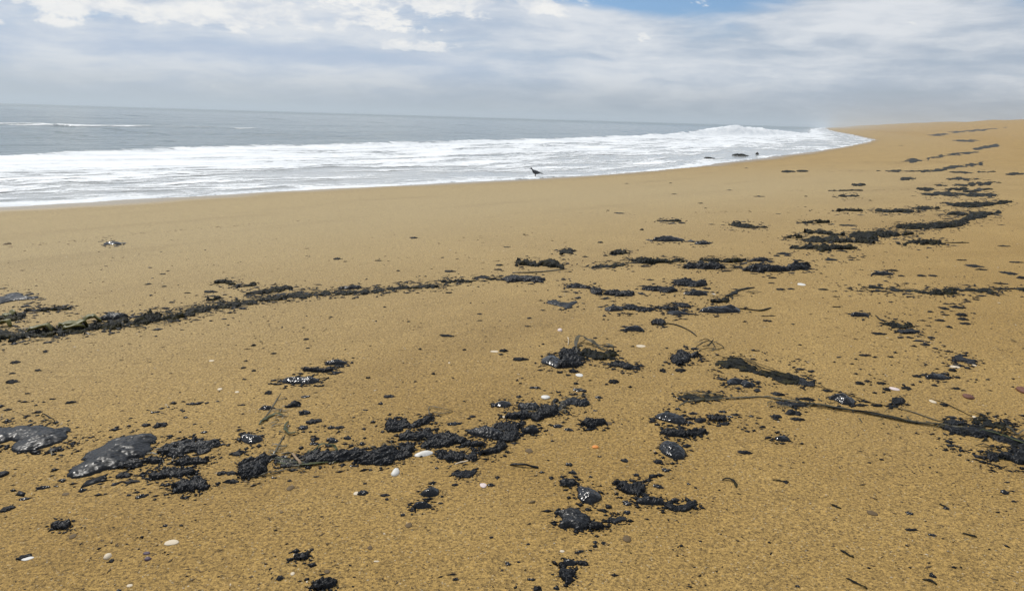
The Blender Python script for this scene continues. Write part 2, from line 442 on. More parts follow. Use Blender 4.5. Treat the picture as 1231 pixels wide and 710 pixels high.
def sea_level(T, Dd, RRR):
    amp = np.interp(T, bt, b_amp, left=0.1, right=0.3)
    dc = np.interp(T, bt, b_d) + (fbm(T / 5, T * 0, 50, 3) - 0.5) * 1.6
    u = Dd - dc
    front = np.exp(-(np.minimum(u, 0) / (0.9 + amp * 0.6)) ** 2) * np.exp(-(np.maximum(u, 0) / (2.2 + amp * 1.6)) ** 2)
    z = amp * front * (0.85 + 0.3 * fbm(T / 3, Dd / 3, 52, 3))
    fade = sstep(900, 60, RRR)
    off = sstep(8, 26, Dd)
    z = z + off * fade * (0.16 * np.sin(Dd / 4.3 + 2.2 * fbm(T / 40, Dd / 40, 53, 2) * 3) + 0.20 * (fbm(T / 7, Dd / 3.2, 54, 4) - 0.5))
    # outer breaker on the left
    oc = np.interp(T, np.sort(o_t), -o_s[np.argsort(o_t)])
    om = sstep(o_t.min() - 40, o_t.min() - 5, T) * sstep(o_t.max() + 6, o_t.max() - 8, T)
    ou = Dd - oc
    z = z + om * 0.22 * np.exp(-(ou / 2.2) ** 2) * (0.5 + fbm(T / 6, T * 0, 60, 3))
    z = z + sstep(0.5, 4, Dd) * 0.05 * (fbm(T / 1.4, Dd / 0.8, 55, 3) - 0.4) * sstep(140, 40, RRR)
    return z, u, ou, om, amp

SZ, U, OU, OM, AMP = sea_level(ST, SD, sRR)
edge = sstep(0.0, 0.7, SD)
SZ = 0.012 * edge + SZ * edge + np.where(SD < 0, -0.03 + SD * 0.08, 0)
sf = grid_faces(*sTT.shape)
dmax = SD.ravel()[sf].max(1)
sf = sf[dmax > -1.2]
sea_v = np.stack([SX, SY, SZ], -1).reshape(-1, 3)
sea = mesh_obj('sea', sea_v, sf[:, ::-1].copy(), sea_material())
tag(sea, 'grey-blue sea with low swell reaching the hazy horizon', 'sea', kind='structure')
vattr(sea, 'ts', np.stack([ST, -SD, ST * 0], -1))
fattr(sea, 'shallow', sstep(17, 3, SD)); fattr(sea, 'far', sstep(60, 900, sRR))

foam = sstep(1.2, -1.6, U) * sstep(-0.5, -0.12, SD)
foam = foam * (0.75 - 0.15 * sstep(9, 4, SD) + 0.34 * (fbm(ST / 9, SD / 3.0, 83, 3) - 0.5)) + 0.16 * sstep(0.5, 0.1, np.abs(SD - 0.05)) * foam
foam = foam + np.exp(-((U + 1.0) / 2.0) ** 2) * 0.30 * np.clip(0.5 + AMP, 0, 1) + sstep(0.4, 1.0, AMP) * sstep(5.0, 2.5, np.abs(U)) * 0.9
outer = OM * np.exp(-((OU + 0.3) / 4.2) ** 2) * (0.40 + 0.55 * fbm(ST / 7, SD / 3, 61, 3))
cap = sstep(0.70, 0.80, fbm(ST / 9, SD / 2.2, 62, 3)) * sstep(18, 30, SD) * sstep(220, 80, sRR) * 0.35
foam = np.clip(np.maximum(np.maximum(foam, outer), cap), 0, 1)
lump = (fbm(ST / 0.9, SD / 0.45, 70, 4) - 0.35)
FZ = SZ + foam * (0.012 + np.clip(lump, 0, 1) * np.clip(0.05 + 0.55 * np.exp(-(U / 2.5) ** 2) * AMP, 0, 0.6))
ff = sf[(foam.ravel()[sf].max(1) > 0.04)]
used, inv = np.unique(ff, return_inverse=True)
fv = np.stack([SX, SY, FZ], -1).reshape(-1, 3)[used]
fo = mesh_obj('surf_foam', fv, inv.reshape(-1, 4)[:, ::-1].copy(), foam_material())
tag(fo, 'white surf foam spread over the shallow water and breaking wave', 'foam', kind='stuff')
fattr(fo, 'foam', foam.ravel()[used])
vattr(fo, 'ts', np.stack([ST, -SD, ST * 0], -1).reshape(-1, 3)[used])

# ------------------------------------------------------------------ tracing helpers
K4 = 307 / 1231.0
TILE = dict(A=(0, 533), B=(308, 533), C=(616, 533), D=(924, 533), E=(0, 400), F=(308, 400), G=(616, 400), H=(924, 400),
            I=(0, 270), J=(308, 270), K=(616, 240), L=(924, 240), M=(924, 140), N=(616, 140))

def photo(tile, pts):
    x0, y0 = TILE[tile]
    return np.array([(x0 + p[0] * K4, y0 + p[1] * K4) for p in pts], float)

def poly_sdf(P, x, y):
    """signed distance, positive inside"""
    n = len(P); d2 = np.full(x.shape, 1e18); inside = np.zeros(x.shape, bool)
    for i in range(n):
        ax, ay = P[i]; bx, by = P[(i + 1) % n]
        ex, ey = bx - ax, by - ay
        k = np.clip(((x - ax) * ex + (y - ay) * ey) / (ex * ex + ey * ey + 1e-12), 0, 1)
        d2 = np.minimum(d2, (x - ax - k * ex) ** 2 + (y - ay - k * ey) ** 2)
        c = ((ay > y) != (by > y)) & (x < (bx - ax) * (y - ay) / (by - ay + 1e-15) + ax)
        inside ^= c
    return np.sqrt(d2) * np.where(inside, 1, -1)

def dense(P, k=4):
    """rounded closed outline through the traced corners (Catmull-Rom)"""
    n = len(P); out = []
    for i in range(n):
        p0, p1, p2, p3 = P[i - 1], P[i], P[(i + 1) % n], P[(i + 2) % n]
        for j in range(k):
            t = j / k
            out.append(0.5 * (2 * p1 + (p2 - p0) * t + (2 * p0 - 5 * p1 + 4 * p2 - p3) * t * t + (3 * p1 - p0 - 3 * p2 + p3) * t ** 3))
    return np.array(out)

SEED = [100]
FOOT = []                                             # footprints, for the crumbs
STYLE = dict(smooth=(M_GLOSS, 0.75, 0.10, 0.06), slab=(M_TAR, 0.55, 0.26, 0.13), crust=(M_CRUST, 0.42, 0.75, 0.30), weed=(M_WRACK, 0.5, 0.95, 0.42))

def patch(name, tile, style, pts, label, cat='tar', group=None, h=None, mat=None, fib=0.0, holes=1.0):
    """a mound whose footprint is the traced outline, standing on the sand and thinning out at its edge"""
    px = photo(tile, pts)
    if style == 'weed' and px[:, 1].mean() < 320:                # far weed: a frayed outline
        q = np.empty((len(px) * 2, 2)); q[0::2] = px; q[1::2] = (px + np.roll(px, -1, 0)) / 2
        rj = np.random.default_rng(SEED[0]); ext = np.ptp(px, axis=0)
        px = q + rj.normal(0, 1, q.shape) * np.array([ext[0] * 0.022, min(ext[1] * 0.13, 1.2)])
    yb = px[:, 1].max(); hp = max(yb - px[:, 1].min(), 1.0)
    mid = at([px[:, 0].mean()], [yb])[0]; dist = math.hypot(mid[0], mid[1])
    wid = (px[:, 0].max() - px[:, 0].min()) * math.hypot(dist, EYE) / FPX
    if h is None:
        h = min(0.26 * wid, {'smooth': 0.022, 'slab': 0.020, 'crust': 0.017, 'weed': 0.016}[style] + 0.001 * dist)
    else:
        h = h * {'smooth': 0.9, 'slab': 0.8, 'crust': 0.72, 'weed': 0.6}[style]
    app = h * FPX / math.hypot(dist, 1.1) * 0.8       # part of the seen height that is the mound standing up
    px[:, 1] = yb - (yb - px[:, 1]) * max(0.35, (hp - app) / hp)
    w3 = at(px[:, 0], px[:, 1]); c = w3[:, :2].mean(0)
    P = dense(w3[:, :2] - c)
    lo = P.min(0); hi = P.max(0); size = hi - lo
    inr_grid = max(size)
    step = max(inr_grid / 110, 0.5 * dist / FPX, 0.0018)
    nx = int(np.clip(size[0] / step + 8, 10, 130)); ny = int(np.clip(size[1] / step + 8, 10, 130))
    mx = max(inr_grid * 0.06, step * 2)
    gx, gy = np.meshgrid(np.linspace(lo[0] - mx, hi[0] + mx, nx), np.linspace(lo[1] - mx, hi[1] + mx, ny))
    d = poly_sdf(P, gx, gy)
    inr = max(d.max(), 1e-3)
    mat0, rr, rough, ragged = STYLE[style]; mat0 = M_CRUST if style == 'weed' and dist < 3.6 else mat0; SEED[0] += 7; sd = SEED[0]
    f = 1 / max(inr, 0.006)
    d = d + inr * ragged * 2.2 * (fbm(gx * f * 1.3, gy * f * 1.3, sd, 4, 0.6) - 0.5)
    pxw = 5.0 * math.hypot(dist, 1.1) / FPX                      # bits as small as the eye can tell apart
    fs = max(1.1 / math.hypot(dist, 1.1), 0.03)                  # far off, bits lie in long low rows
    ru, rv = c / (np.hypot(*c) + 1e-9); k_r = fs ** 0.6 if style == 'weed' else 1.0
    tu = (gx * rv - gy * ru) / pxw; tv = (gx * ru + gy * rv) * k_r / pxw
    fine = fbm(tu, tv, sd + 4, 3, 0.6) - 0.5
    d = d + ragged * fine * 3.2 * min(inr, pxw * 2) + (0.40 * pxw if style in ('crust', 'weed') else 0.14 * pxw)
    if style in ('crust', 'weed'):
        d = np.minimum(d, inr * 0.5) - inr * holes * (0.45 if style == 'weed' else 0.22) * sstep(0.52, 0.30, fbm(tu * 0.42, tv * 0.42, sd + 5, 3, 0.6))
    rim = np.clip(d / (inr * rr), 0, 1)
    dome = np.sqrt(np.clip(1 - (1 - rim) ** 2, 0, 1))
    n1 = fbm(gx * f * 0.9, gy * f * 0.9, sd + 1, 5, 0.55) - 0.5
    ang = sd * 1.3 if fib == 0 else fib
    ux = gx * math.cos(ang) + gy * math.sin(ang); uy = -gx * math.sin(ang) + gy * math.cos(ang)
    n2 = 1 - np.abs(2 * fbm(ux * f * 0.8, uy * f * 3.2, sd + 2, 3, 0.6) - 1)      # folded ridges
    rel = 0.72 + n1 * (0.5 + 1.1 * rough) + (n2 - 0.7) * 0.9 * rough + fine * (0.7 * rough if style in ('crust', 'weed') else 0.12)
    broad = 0.55 + 0.45 * np.clip(d / inr, 0, 1)
    z = h * dome * broad * np.clip(rel, 0.12, 1.6)
    z = np.where(d > 0, z + 0.0015, np.maximum(d * 0.9, -0.02) - 0.002)
    keepv = d > -2.5 * max((hi[0] - lo[0] + 2 * mx) / nx, (hi[1] - lo[1] + 2 * mx) / ny)
    Z0 = float(height(c[0], c[1]))
    zz = height(gx + c[0], gy + c[1]) + z - Z0
    V = np.stack([gx, gy, zz], -1).reshape(-1, 3)
    F = grid_faces(ny, nx)
    F = F[keepv.ravel()[F].all(1)]
    # keep one connected sheet
    used, inv = np.unique(F, return_inverse=True)
    o = mesh_obj(name, V[used], inv.reshape(-1, 4), mat or mat0, loc=(c[0], c[1], Z0))
    tag(o, label, cat, group)
    FOOT.append((px[:, 0].mean(), px[:, 1].mean(), np.ptp(px[:, 0]) / 2 + 2, np.ptp(px[:, 1]) / 2 + 2))
    return o

def strip(name, tile, line, hw, style, label, group=None, **kw):
    """a traced band: centre line and half width (tile pixels)"""
    L = np.array([p[:2] for p in line], float); n = len(L)
    w = np.array([p[2] if len(p) > 2 else hw for p in line])
    uu = np.linspace(0, n - 1, n * 4); L = np.stack([np.interp(uu, np.arange(n), L[:, k]) for k in (0, 1)], -1)
    rj = np.random.default_rng(len(FOOT)); w = np.interp(uu, np.arange(n), w) * rj.uniform(0.45, 1.35, len(uu)); n = len(L)
    w[:2] *= (0.2, 0.6); w[-2:] *= (0.6, 0.2); L[:, 1] += rj.normal(0, 0.25, n) * w
    tg = np.gradient(L, axis=0); tg /= np.hypot(tg[:, 0], tg[:, 1])[:, None]
    nm = np.stack([-tg[:, 1], tg[:, 0]], -1)
    e0 = L[0] - tg[0] * w[0]; e1 = L[-1] + tg[-1] * w[-1]
    pts = [tuple(e0)] + [tuple(q) for q in (L + nm * w[:, None])] + [tuple(e1)] + [tuple(q) for q in (L - nm * w[:, None])[::-1]]
    return patch(name, tile, style, pts, label, 'seaweed' if 'weed' in name else 'tar', group, **kw)

def smooth_line(P, k=6):
    P = np.asarray(P, float); out = []
    Q = np.vstack([2 * P[0] - P[1], P, 2 * P[-1] - P[-2]])
    for i in range(1, len(Q) - 2):
        p0, p1, p2, p3 = Q[i - 1:i + 3]
        for j in range(k):
            t = j / k
            out.append(0.5 * (2 * p1 + (p2 - p0) * t + (2 * p0 - 5 * p1 + 4 * p2 - p3) * t * t + (3 * p1 - p0 - 3 * p2 + p3) * t ** 3))
    out.append(P[-1]); return np.array(out)

def blade(tile, line, width, label, name='seaweed_strand', cat='seaweed', mat=None, lift=0.004, thick=0.0022, group=None, wob=0.35, ends=0.35):
    """a flat leaf lying on the sand along a traced line; width in metres"""
    px = photo(tile, line)
    w3 = at(px[:, 0], px[:, 1])[:, :2]
    L = smooth_line(w3, 7); n = len(L)
    tg = np.gradient(L, axis=0); tg /= (np.hypot(tg[:, 0], tg[:, 1])[:, None] + 1e-9)
    nm = np.stack([-tg[:, 1], tg[:, 0]], -1)
    SEED[0] += 3; sd = SEED[0]
    u = np.linspace(0, 1, n)
    prof = ends + (1 - ends) * np.sin(np.pi * np.clip(u, 0.02, 0.98)) ** 0.5
    wv = width * 0.5 * prof * (1 + wob * (vnoise(u * n * 0.35, u * 0, sd) - 0.5) * 2)
    tw = (vnoise(u * n * 0.18, u * 0 + 4, sd + 1) - 0.5) * 1.7                 # twist
    zb = height(L[:, 0], L[:, 1]) + lift * (0.4 + 1.2 * vnoise(u * n * 0.22, u * 0 + 9, sd)) * np.clip(np.sin(np.pi * u) * 3, 0.1, 1) * 0.6
    V = []; m = 8
    for j in range(m):
        q = 2 * math.pi * j / m
        a = np.cos(q) * wv; b = math.sin(q) * thick * 0.5
        off = a * np.cos(tw); up = np.abs(a * np.sin(tw)) * 0.5 + b
        V.append(np.stack([L[:, 0] + nm[:, 0] * off, L[:, 1] + nm[:, 1] * off, zb + up], -1))
    V = np.stack(V, 1)                                                         # n, m, 3
    c = V.reshape(-1, 3).mean(0); c[2] = V[..., 2].min()
    F = []
    for i in range(n - 1):
        for j in range(m):
            k = (j + 1) % m
            F.append((i * m + j, i * m + k, (i + 1) * m + k, (i + 1) * m + j))
    F.append(tuple(range(m))[::-1]); F.append(tuple((n - 1) * m + j for j in range(m)))
    o = mesh_obj(name, (V - c).reshape(-1, 3), F, mat or M_OLIVE, loc=tuple(c))
    return tag(o, label, cat, group)

def lump_mesh(seed, rough=0.35, sub=2):
    if rough < 0.5:                                              # a pebble: rounded, half sunk
        bm = bmesh.new(); bmesh.ops.create_icosphere(bm, subdivisions=sub, radius=1)
        r = np.random.default_rng(seed)
        A = [(r.normal(size=3), r.uniform(0, 6), r.uniform(1.2, 2.6)) for _ in range(9)]
        for v in bm.verts:
            v.co *= 1.0 + sum(rough * 0.22 * math.sin(fr * float(v.co.dot(Vector(a))) + ph) for a, ph, fr in A)
            if v.co.z < -0.25:
                v.co.z = -0.25 - (v.co.z + 0.25) * 0.2
        me = bpy.data.meshes.new('pebble'); bm.to_mesh(me); bm.free()
    else:                                                        # a splat of tar: ragged, low, thin at the rim
        n = 30; g1 = np.linspace(-1.5, 1.5, n); gx, gy = np.meshgrid(g1, g1)
        ang = np.arctan2(gy, gx); rad = np.hypot(gx, gy)
        d = 0.86 - rad + (fbm(np.cos(ang) * 1.4 + 9, np.sin(ang) * 1.4 + 3, seed, 3, 0.7) - 0.5) * 1.0 + (fbm(gx * 2.6, gy * 2.6, seed + 5, 3, 0.65) - 0.5) * 0.75
        dome = np.sqrt(np.clip(1 - (1 - np.clip(d / 0.55, 0, 1)) ** 2, 0, 1))
        z = dome * (0.62 + 1.0 * (fbm(gx * 1.7, gy * 1.7, seed + 9, 4, 0.6) - 0.5)) * (0.6 + 0.5 * np.clip(d, 0, 1))
        z = np.where(d > 0, z + 0.03, np.maximum(d * 1.2, -0.25) - 0.1)
        F = grid_faces(n, n); F = F[(d > -0.22).ravel()[F].all(1)]
        used, inv = np.unique(F, return_inverse=True)
        V = np.stack([gx, gy, z], -1).reshape(-1, 3)[used]
        me = bpy.data.meshes.new('splat'); me.from_pydata([tuple(map(float, v)) for v in V], [], [tuple(map(int, f)) for f in inv.reshape(-1, 4)])
    me.polygons.foreach_set('use_smooth', [True] * len(me.polygons))
    return me
LUMPS = {}
def lump_data(mat, kind):
    key = (mat.name, kind)
    if key not in LUMPS:
        LUMPS[key] = []
        for k in range(12 if kind == 'tar' else 5):
            me = lump_mesh(hash_num(key) + k, {'tar': 0.75, 'pebble': 0.22}[kind]); me.materials.append(mat); LUMPS[key].append(me)
    return LUMPS[key]
def hash_num(key):
    return sum(ord(ch) * (i + 3) for i, ch in enumerate(''.join(key))) % 9973

NL = [0]
def lump(tile, e, name='tar_lump', label='small loose lump of black tar lying alone on the sand', cat='tar',
         group='small loose tar lumps', mat=None, kind='tar', flat=0.5):
    """a small mound seen as an oval (cx, cy, rx, ry, turn) in tile pixels"""
    cx, cy, rx, ry = e[:4]; rot = e[4] if len(e) > 4 else 0
    px = photo(tile, [(cx, cy + ry * 0.55)])[0]
    p = at([px[0]], [px[1]])[0]; dist = math.hypot(p[0], p[1])
    mpp = math.hypot(dist, EYE - p[2]) / FPX
    a = max(rx * K4 * mpp, 0.0022)
    fs = (EYE - p[2]) / math.hypot(dist, EYE - p[2])            # foreshortening of the ground
    b_app = ry * K4 * mpp
    hgt = float(np.clip(b_app * 1.25, 0.30 * a, 0.85 * a)) * min(1, 0.05 / a) if kind == 'tar' else min(a, b_app * 1.3, 0.028) * flat * 1.1
    b = np.clip((b_app - 0.45 * hgt * (1 - fs)) / max(fs, 0.06), 0.35 * a, (1.15 if kind == 'tar' else 2.2) * a)
    NL[0] += 1; data = lump_data(mat or (M_DULL if dist > 3.6 else (M_GLOSS if NL[0] % 3 else M_CRUST)), kind)
    o = bpy.data.objects.new(name, data[NL[0] % len(data)]); COL.objects.link(o)
    a_w = math.atan2(math.sin(R(-rot)) * 1.6, math.cos(R(rot)))
    o.location = (p[0], p[1], p[2] + (0.0 if kind == 'tar' else 0.12 * hgt)); o.scale = (a, b, max(hgt, 0.002)); o.rotation_euler = (0, 0, a_w)
    return tag(o, label, cat, group)

# ------------------------------------------------------------------ tar and weed, traced tile by tile
T = 'tar'
patch('tar_patch', 'E', 'slab', [(-80, 450), (0, 440), (60, 445), (95, 435), (165, 432), (240, 436), (265, 445), (300, 438), (335, 440), (330, 460), (310, 470), (318, 490), (290, 515), (240, 540), (170, 560), (100, 575), (65, 570), (62, 545), (75, 520), (50, 510), (20, 520), (-80, 545)],
      'broad wrinkled tar slab with a thin dark twig resting on its upper edge')
patch('tar_patch', 'E', 'slab', [(325, 690), (340, 650), (400, 610), (400, 590), (440, 555), (490, 525), (560, 490), (640, 472), (720, 462), (750, 475), (745, 500), (715, 520), (720, 545), (690, 580), (640, 590), (600, 615), (570, 640), (520, 655), (470, 672), (420, 690), (370, 697)],
      'largest long glossy tar slab, pointed at one end, with a bright sheen along its back', h=0.038)
patch('tar_patch', 'E', 'crust', [(575, 640), (590, 612), (640, 590), (700, 590), (760, 590), (790, 605), (750, 620), (690, 630), (650, 650), (600, 650)],
      'narrow ragged tar crust joined to the foot of the long glossy slab')
patch('tar_patch', 'E', 'crust', [(768, 580), (785, 555), (830, 520), (890, 495), (960, 495), (980, 505), (1040, 505), (1055, 525), (1020, 550), (1000, 560), (960, 580), (930, 570), (890, 590), (850, 600), (800, 600)],
      'wide rough tar crust between the long glossy slab and a sand-ringed shiny lump')
patch('tar_patch', 'E', 'crust', [(850, 620), (900, 592), (950, 588), (1000, 600), (985, 620), (940, 635), (880, 640)],
      'small rough tar crust tucked under the wide rough crust')
patch('tar_patch', 'E', 'crust', [(720, 690), (760, 665), (830, 638), (900, 655), (940, 660), (925, 675), (860, 690), (800, 700), (750, 705)],
      'slanting streak of broken tar crust below the wide rough crust')
patch('tar_patch', 'A', 'crust', [(840, 200), (860, 180), (910, 170), (950, 155), (985, 165), (1000, 195), (985, 220), (930, 225), (850, 235)],
      'blocky broken tar crust with sand showing through its middle')
SMALL_C = 'crumbly fragment of tar crust beside a bigger tar crust'; SMALL_G = 'fragments beside the tar crusts'
for e in [(775, 438, 32, 16, -15), (705, 440, 20, 12, -20)]:
    lump('E', e, 'tar_fragment', SMALL_C, T, SMALL_G, M_CRUST)
for e in [(600, 148, 30, 16), (640, 178, 32, 12, -25), (690, 142, 22, 12, -20), (1068, 137, 20, 16), (1115, 137, 28, 12), (1120, 178, 38, 14)]:
    lump('A', e, 'tar_fragment', SMALL_C, T, SMALL_G, M_CRUST)

# ----- middle foreground mass
patch('tar_lump', 'F', 'smooth', [(125, 228), (140, 208), (180, 200), (240, 198), (285, 208), (300, 225), (270, 242), (210, 246), (150, 243)],
      'smooth oval tar lump shaped like a flat loaf with a short tail')
blade('F', [(280, 228), (300, 222), (322, 220)], 0.010, 'short tar tail sticking out of the flat loaf-shaped lump', 'tar_strand', T, M_CRUST)
patch('tar_lump', 'F', 'smooth', [(335, 145), (360, 128), (400, 120), (430, 130), (432, 142), (400, 152), (350, 155)],
      'low glossy tar lump beside a thin tar strip and the flat loaf-shaped lump')
patch('tar_patch', 'F', 'crust', [(228, 172), (260, 162), (290, 175), (350, 165), (362, 175), (330, 188), (285, 185)],
      'thin knobbly tar strip between two smooth oval lumps')
patch('tar_lump', 'F', 'smooth', [(-78, 495), (-55, 474), (-15, 472), (20, 485), (28, 505), (5, 525), (-30, 535), (-60, 520)],
      'shiny rounded tar lump with a rough tail, standing clear of the seaweed tangle')
lump('F', (-80, 570, 45, 15, -20), 'tar_fragment', 'rough tail of tar pointing away from the shiny rounded lump', T, None, M_CRUST)
patch('tar_patch', 'F', 'crust', [(-80, 640), (-60, 610), (-10, 590), (40, 572), (78, 578), (60, 610), (40, 640), (50, 660), (10, 680), (-40, 700), (-75, 690)],
      'domed grey tar mound at the end of the seaweed tangle', h=0.034)
patch('tar_patch', 'F', 'crust', [(220, 600), (250, 570), (330, 560), (400, 548), (470, 545), (540, 560), (520, 590), (450, 605), (390, 620), (300, 625), (230, 630)],
      'long tar crust with green seaweed along its lower edge', h=0.032)
patch('tar_patch', 'F', 'crust', [(490, 600), (530, 565), (590, 545), (640, 535), (670, 530), (680, 560), (665, 590), (655, 620), (620, 638), (560, 632), (510, 625)],
      'bulging wet tar mound just above the round white pebble', h=0.036)
patch('tar_patch', 'F', 'crust', [(670, 600), (690, 560), (690, 540), (720, 522), (750, 530), (745, 570), (740, 590), (700, 610)],
      'lumpy tar piece touching the tip of the large white shell')
patch('tar_patch', 'F', 'crust', [(620, 455), (640, 425), (690, 410), (720, 400), (735, 430), (770, 425), (790, 400), (830, 390), (850, 395), (840, 415), (800, 430), (760, 455), (700, 460), (660, 475)],
      'forked tar piece with a thin seaweed loop at its tip')
patch('tar_patch', 'F', 'crust', [(697, 495), (730, 475), (790, 470), (830, 450), (835, 480), (860, 490), (840, 510), (770, 520), (710, 515)],
      'flat tar piece in the chain between the forked piece and the white shell')
patch('tar_patch', 'F', 'crust', [(800, 545), (840, 510), (880, 475), (950, 472), (1000, 490), (1005, 515), (960, 525), (900, 545), (840, 550), (815, 555)],
      'bluish wet tar mound directly behind the large white shell', h=0.034)
patch('tar_patch', 'F', 'weed', [(870, 595), (890, 565), (950, 560), (1000, 570), (1055, 570), (1055, 600), (1010, 612), (950, 618), (900, 605)],
      'sandy clotted tar crust lying against the blunt end of the white shell')
patch('tar_patch', 'F', 'slab', [(1025, 465), (1060, 440), (1120, 435), (1160, 450), (1190, 480), (1200, 500), (1150, 508), (1100, 505), (1060, 490)],
      'smooth dark tar cushion in the middle of the chain of tar', h=0.034)
patch('tar_patch', 'F', 'crust', [(1150, 430), (1200, 422), (1240, 440), (1265, 470), (1250, 510), (1210, 525), (1170, 510), (1190, 480)],
      'knobbly tar cluster joined to the smooth dark cushion')
patch('tar_patch', 'F', 'crust', [(1010, 520), (1040, 508), (1080, 515), (1095, 535), (1060, 548), (1015, 545)],
      'small tar clot under the smooth dark cushion')
patch('tar_patch', 'F', 'crust', [(1080, 575), (1110, 560), (1150, 555), (1165, 520), (1200, 530), (1180, 560), (1140, 580), (1100, 588)],
      'hook-shaped tar piece below the chain of tar')
patch('tar_patch', 'F', 'crust', [(945, 680), (1000, 662), (1055, 655), (1045, 680), (1000, 697)],
      'spiky little tar fragment below the sandy clotted crust', h=0.010)
patch('tar_patch', 'F', 'weed', [(75, 610), (110, 590), (180, 605), (240, 618), (230, 640), (150, 645), (90, 635)],
      'dark matted seaweed with tar at the root of the green blades', 'seaweed', h=0.014)
FR = 'loose tar fragment among the seaweed strands behind the long tar crust'; FRG = 'tar fragments among the seaweed strands'
for e in [(60, 283, 22, 12, -15), (60, 355, 34, 14), (180, 338, 36, 25, -15), (232, 377, 30, 18, -5), (240, 303, 22, 8, -25), (285, 420, 34, 15, -10), (228, 450, 26, 15, -35),
          (360, 452, 20, 10), (402, 452, 22, 10), (440, 503, 20, 11), (365, 510, 34, 17, 30), (285, 505, 24, 16), (280, 530, 25, 10), (515, 528, 16, 12), (150, 575, 18, 8), (130, 600, 16, 8)]:
    lump('F', e, 'tar_fragment', FR, T, FRG)
for e in [(960, 432, 38, 11, -15), (1045, 400, 14, 8), (610, 472, 11, 8), (540, 212, 13, 10), (640, 302, 26, 11, 10), (600, 337, 13, 10), (525, 369, 14, 5), (855, 192, 10, 11), (430, 78, 6, 4), (240, 28, 11, 7), (85, 97, 14, 5), (250, 72, 12, 4), (790, 75, 8, 5), (1005, 78, 11, 7), (768, 233, 8, 5), (645, 388, 8, 5), (470, 405, 7, 5)]:
    lump('F', e)
patch('tar_lump', 'F', 'smooth', [(1145, 350), (1165, 320), (1190, 315), (1220, 325), (1225, 345), (1190, 358), (1160, 352)], 'spiky crab-shaped tar lump above the chain of tar')
lump('F', (920, 10, 40, 9), label='flat dark tar cake alone on clean sand between two wrack lines', group=None)
lump('F', (1195, 80, 24, 12), label='small tar lump with a pale shell sliver at its side', group=None)
# blades in the tangle
GR = 'green eelgrass blades in the tar tangle'
blade('F', [(118, 292), (95, 330), (60, 385), (15, 440)], 0.006, 'thin dark seaweed strand running up from the green blades', mat=M_OLIVE)
blade('F', [(15, 442), (35, 425), (60, 408), (95, 394), (135, 402)], 0.016, 'curved green seaweed blade shaped like a bent feather', mat=M_GREEN, lift=0.012)
blade('F', [(155, 425), (140, 470), (165, 492), (205, 482)], 0.015, 'hooked green seaweed blade beside the dark strand', mat=M_GREEN, lift=0.012)
blade('F', [(140, 490), (110, 540), (85, 590)], 0.007, 'thin dark seaweed strand below the hooked green blade', mat=M_OLIVE)
blade('F', [(75, 605), (130, 615), (200, 628), (300, 632), (400, 622)], 0.014, 'long green seaweed blade along the foot of the long tar crust', mat=M_GREEN, lift=0.010)
blade('F', [(90, 625), (160, 640), (260, 640), (330, 628)], 0.012, 'second green seaweed blade under the long tar crust, next to a driftwood chip', mat=M_GREEN, lift=0.008)
blade('F', [(240, 590), (300, 575), (370, 560), (390, 580)], 0.012, 'green seaweed blade folded over the top of the long tar crust', mat=M_GREEN, lift=0.035)
blade('F', [(-40, 698), (0, 692), (60, 678), (150, 660), (250, 645)], 0.007, 'thin brown seaweed stem below the domed grey tar mound', mat=M_OLIVE, lift=0.006)
blade('F', [(-100, 705), (-20, 700), (60, 690), (120, 672)], 0.006, 'lowest thin dark seaweed stem under the domed grey mound', mat=M_WRACK, lift=0.006)
blade('F', [(170, 590), (192, 612), (215, 637)], 0.011, 'tan driftwood chip lying on the green seaweed', 'driftwood_chip', 'wood', M_WOOD, 0.016, 0.006, ends=0.8)
blade('F', [(835, 395), (832, 372), (845, 360), (890, 370), (950, 378)], 0.007, 'thin loop of seaweed at the tip of the forked tar piece', mat=M_OLIVE, lift=0.012)
blade('F', [(850, 385), (900, 392), (948, 382)], 0.006, 'short seaweed strand closing the loop on the forked tar piece', mat=M_OLIVE, lift=0.006)
blade('F', [(958, 633), (1000, 622), (1042, 612)], 0.006, 'short straw-coloured stick below the sandy clotted crust', 'stick', 'stick', M_PALE, 0.004, 0.005, ends=0.8)
blade('E', [(200, 400), (235, 420), (270, 442)], 0.006, 'thin dark twig resting on the broad wrinkled slab', 'twig', 'twig', M_WRACK, 0.02, 0.005)
blade('E', [(243, 548), (247, 570), (250, 592)], 0.006, 'short olive seaweed sprig hanging from the broad wrinkled slab', mat=M_OLIVE)

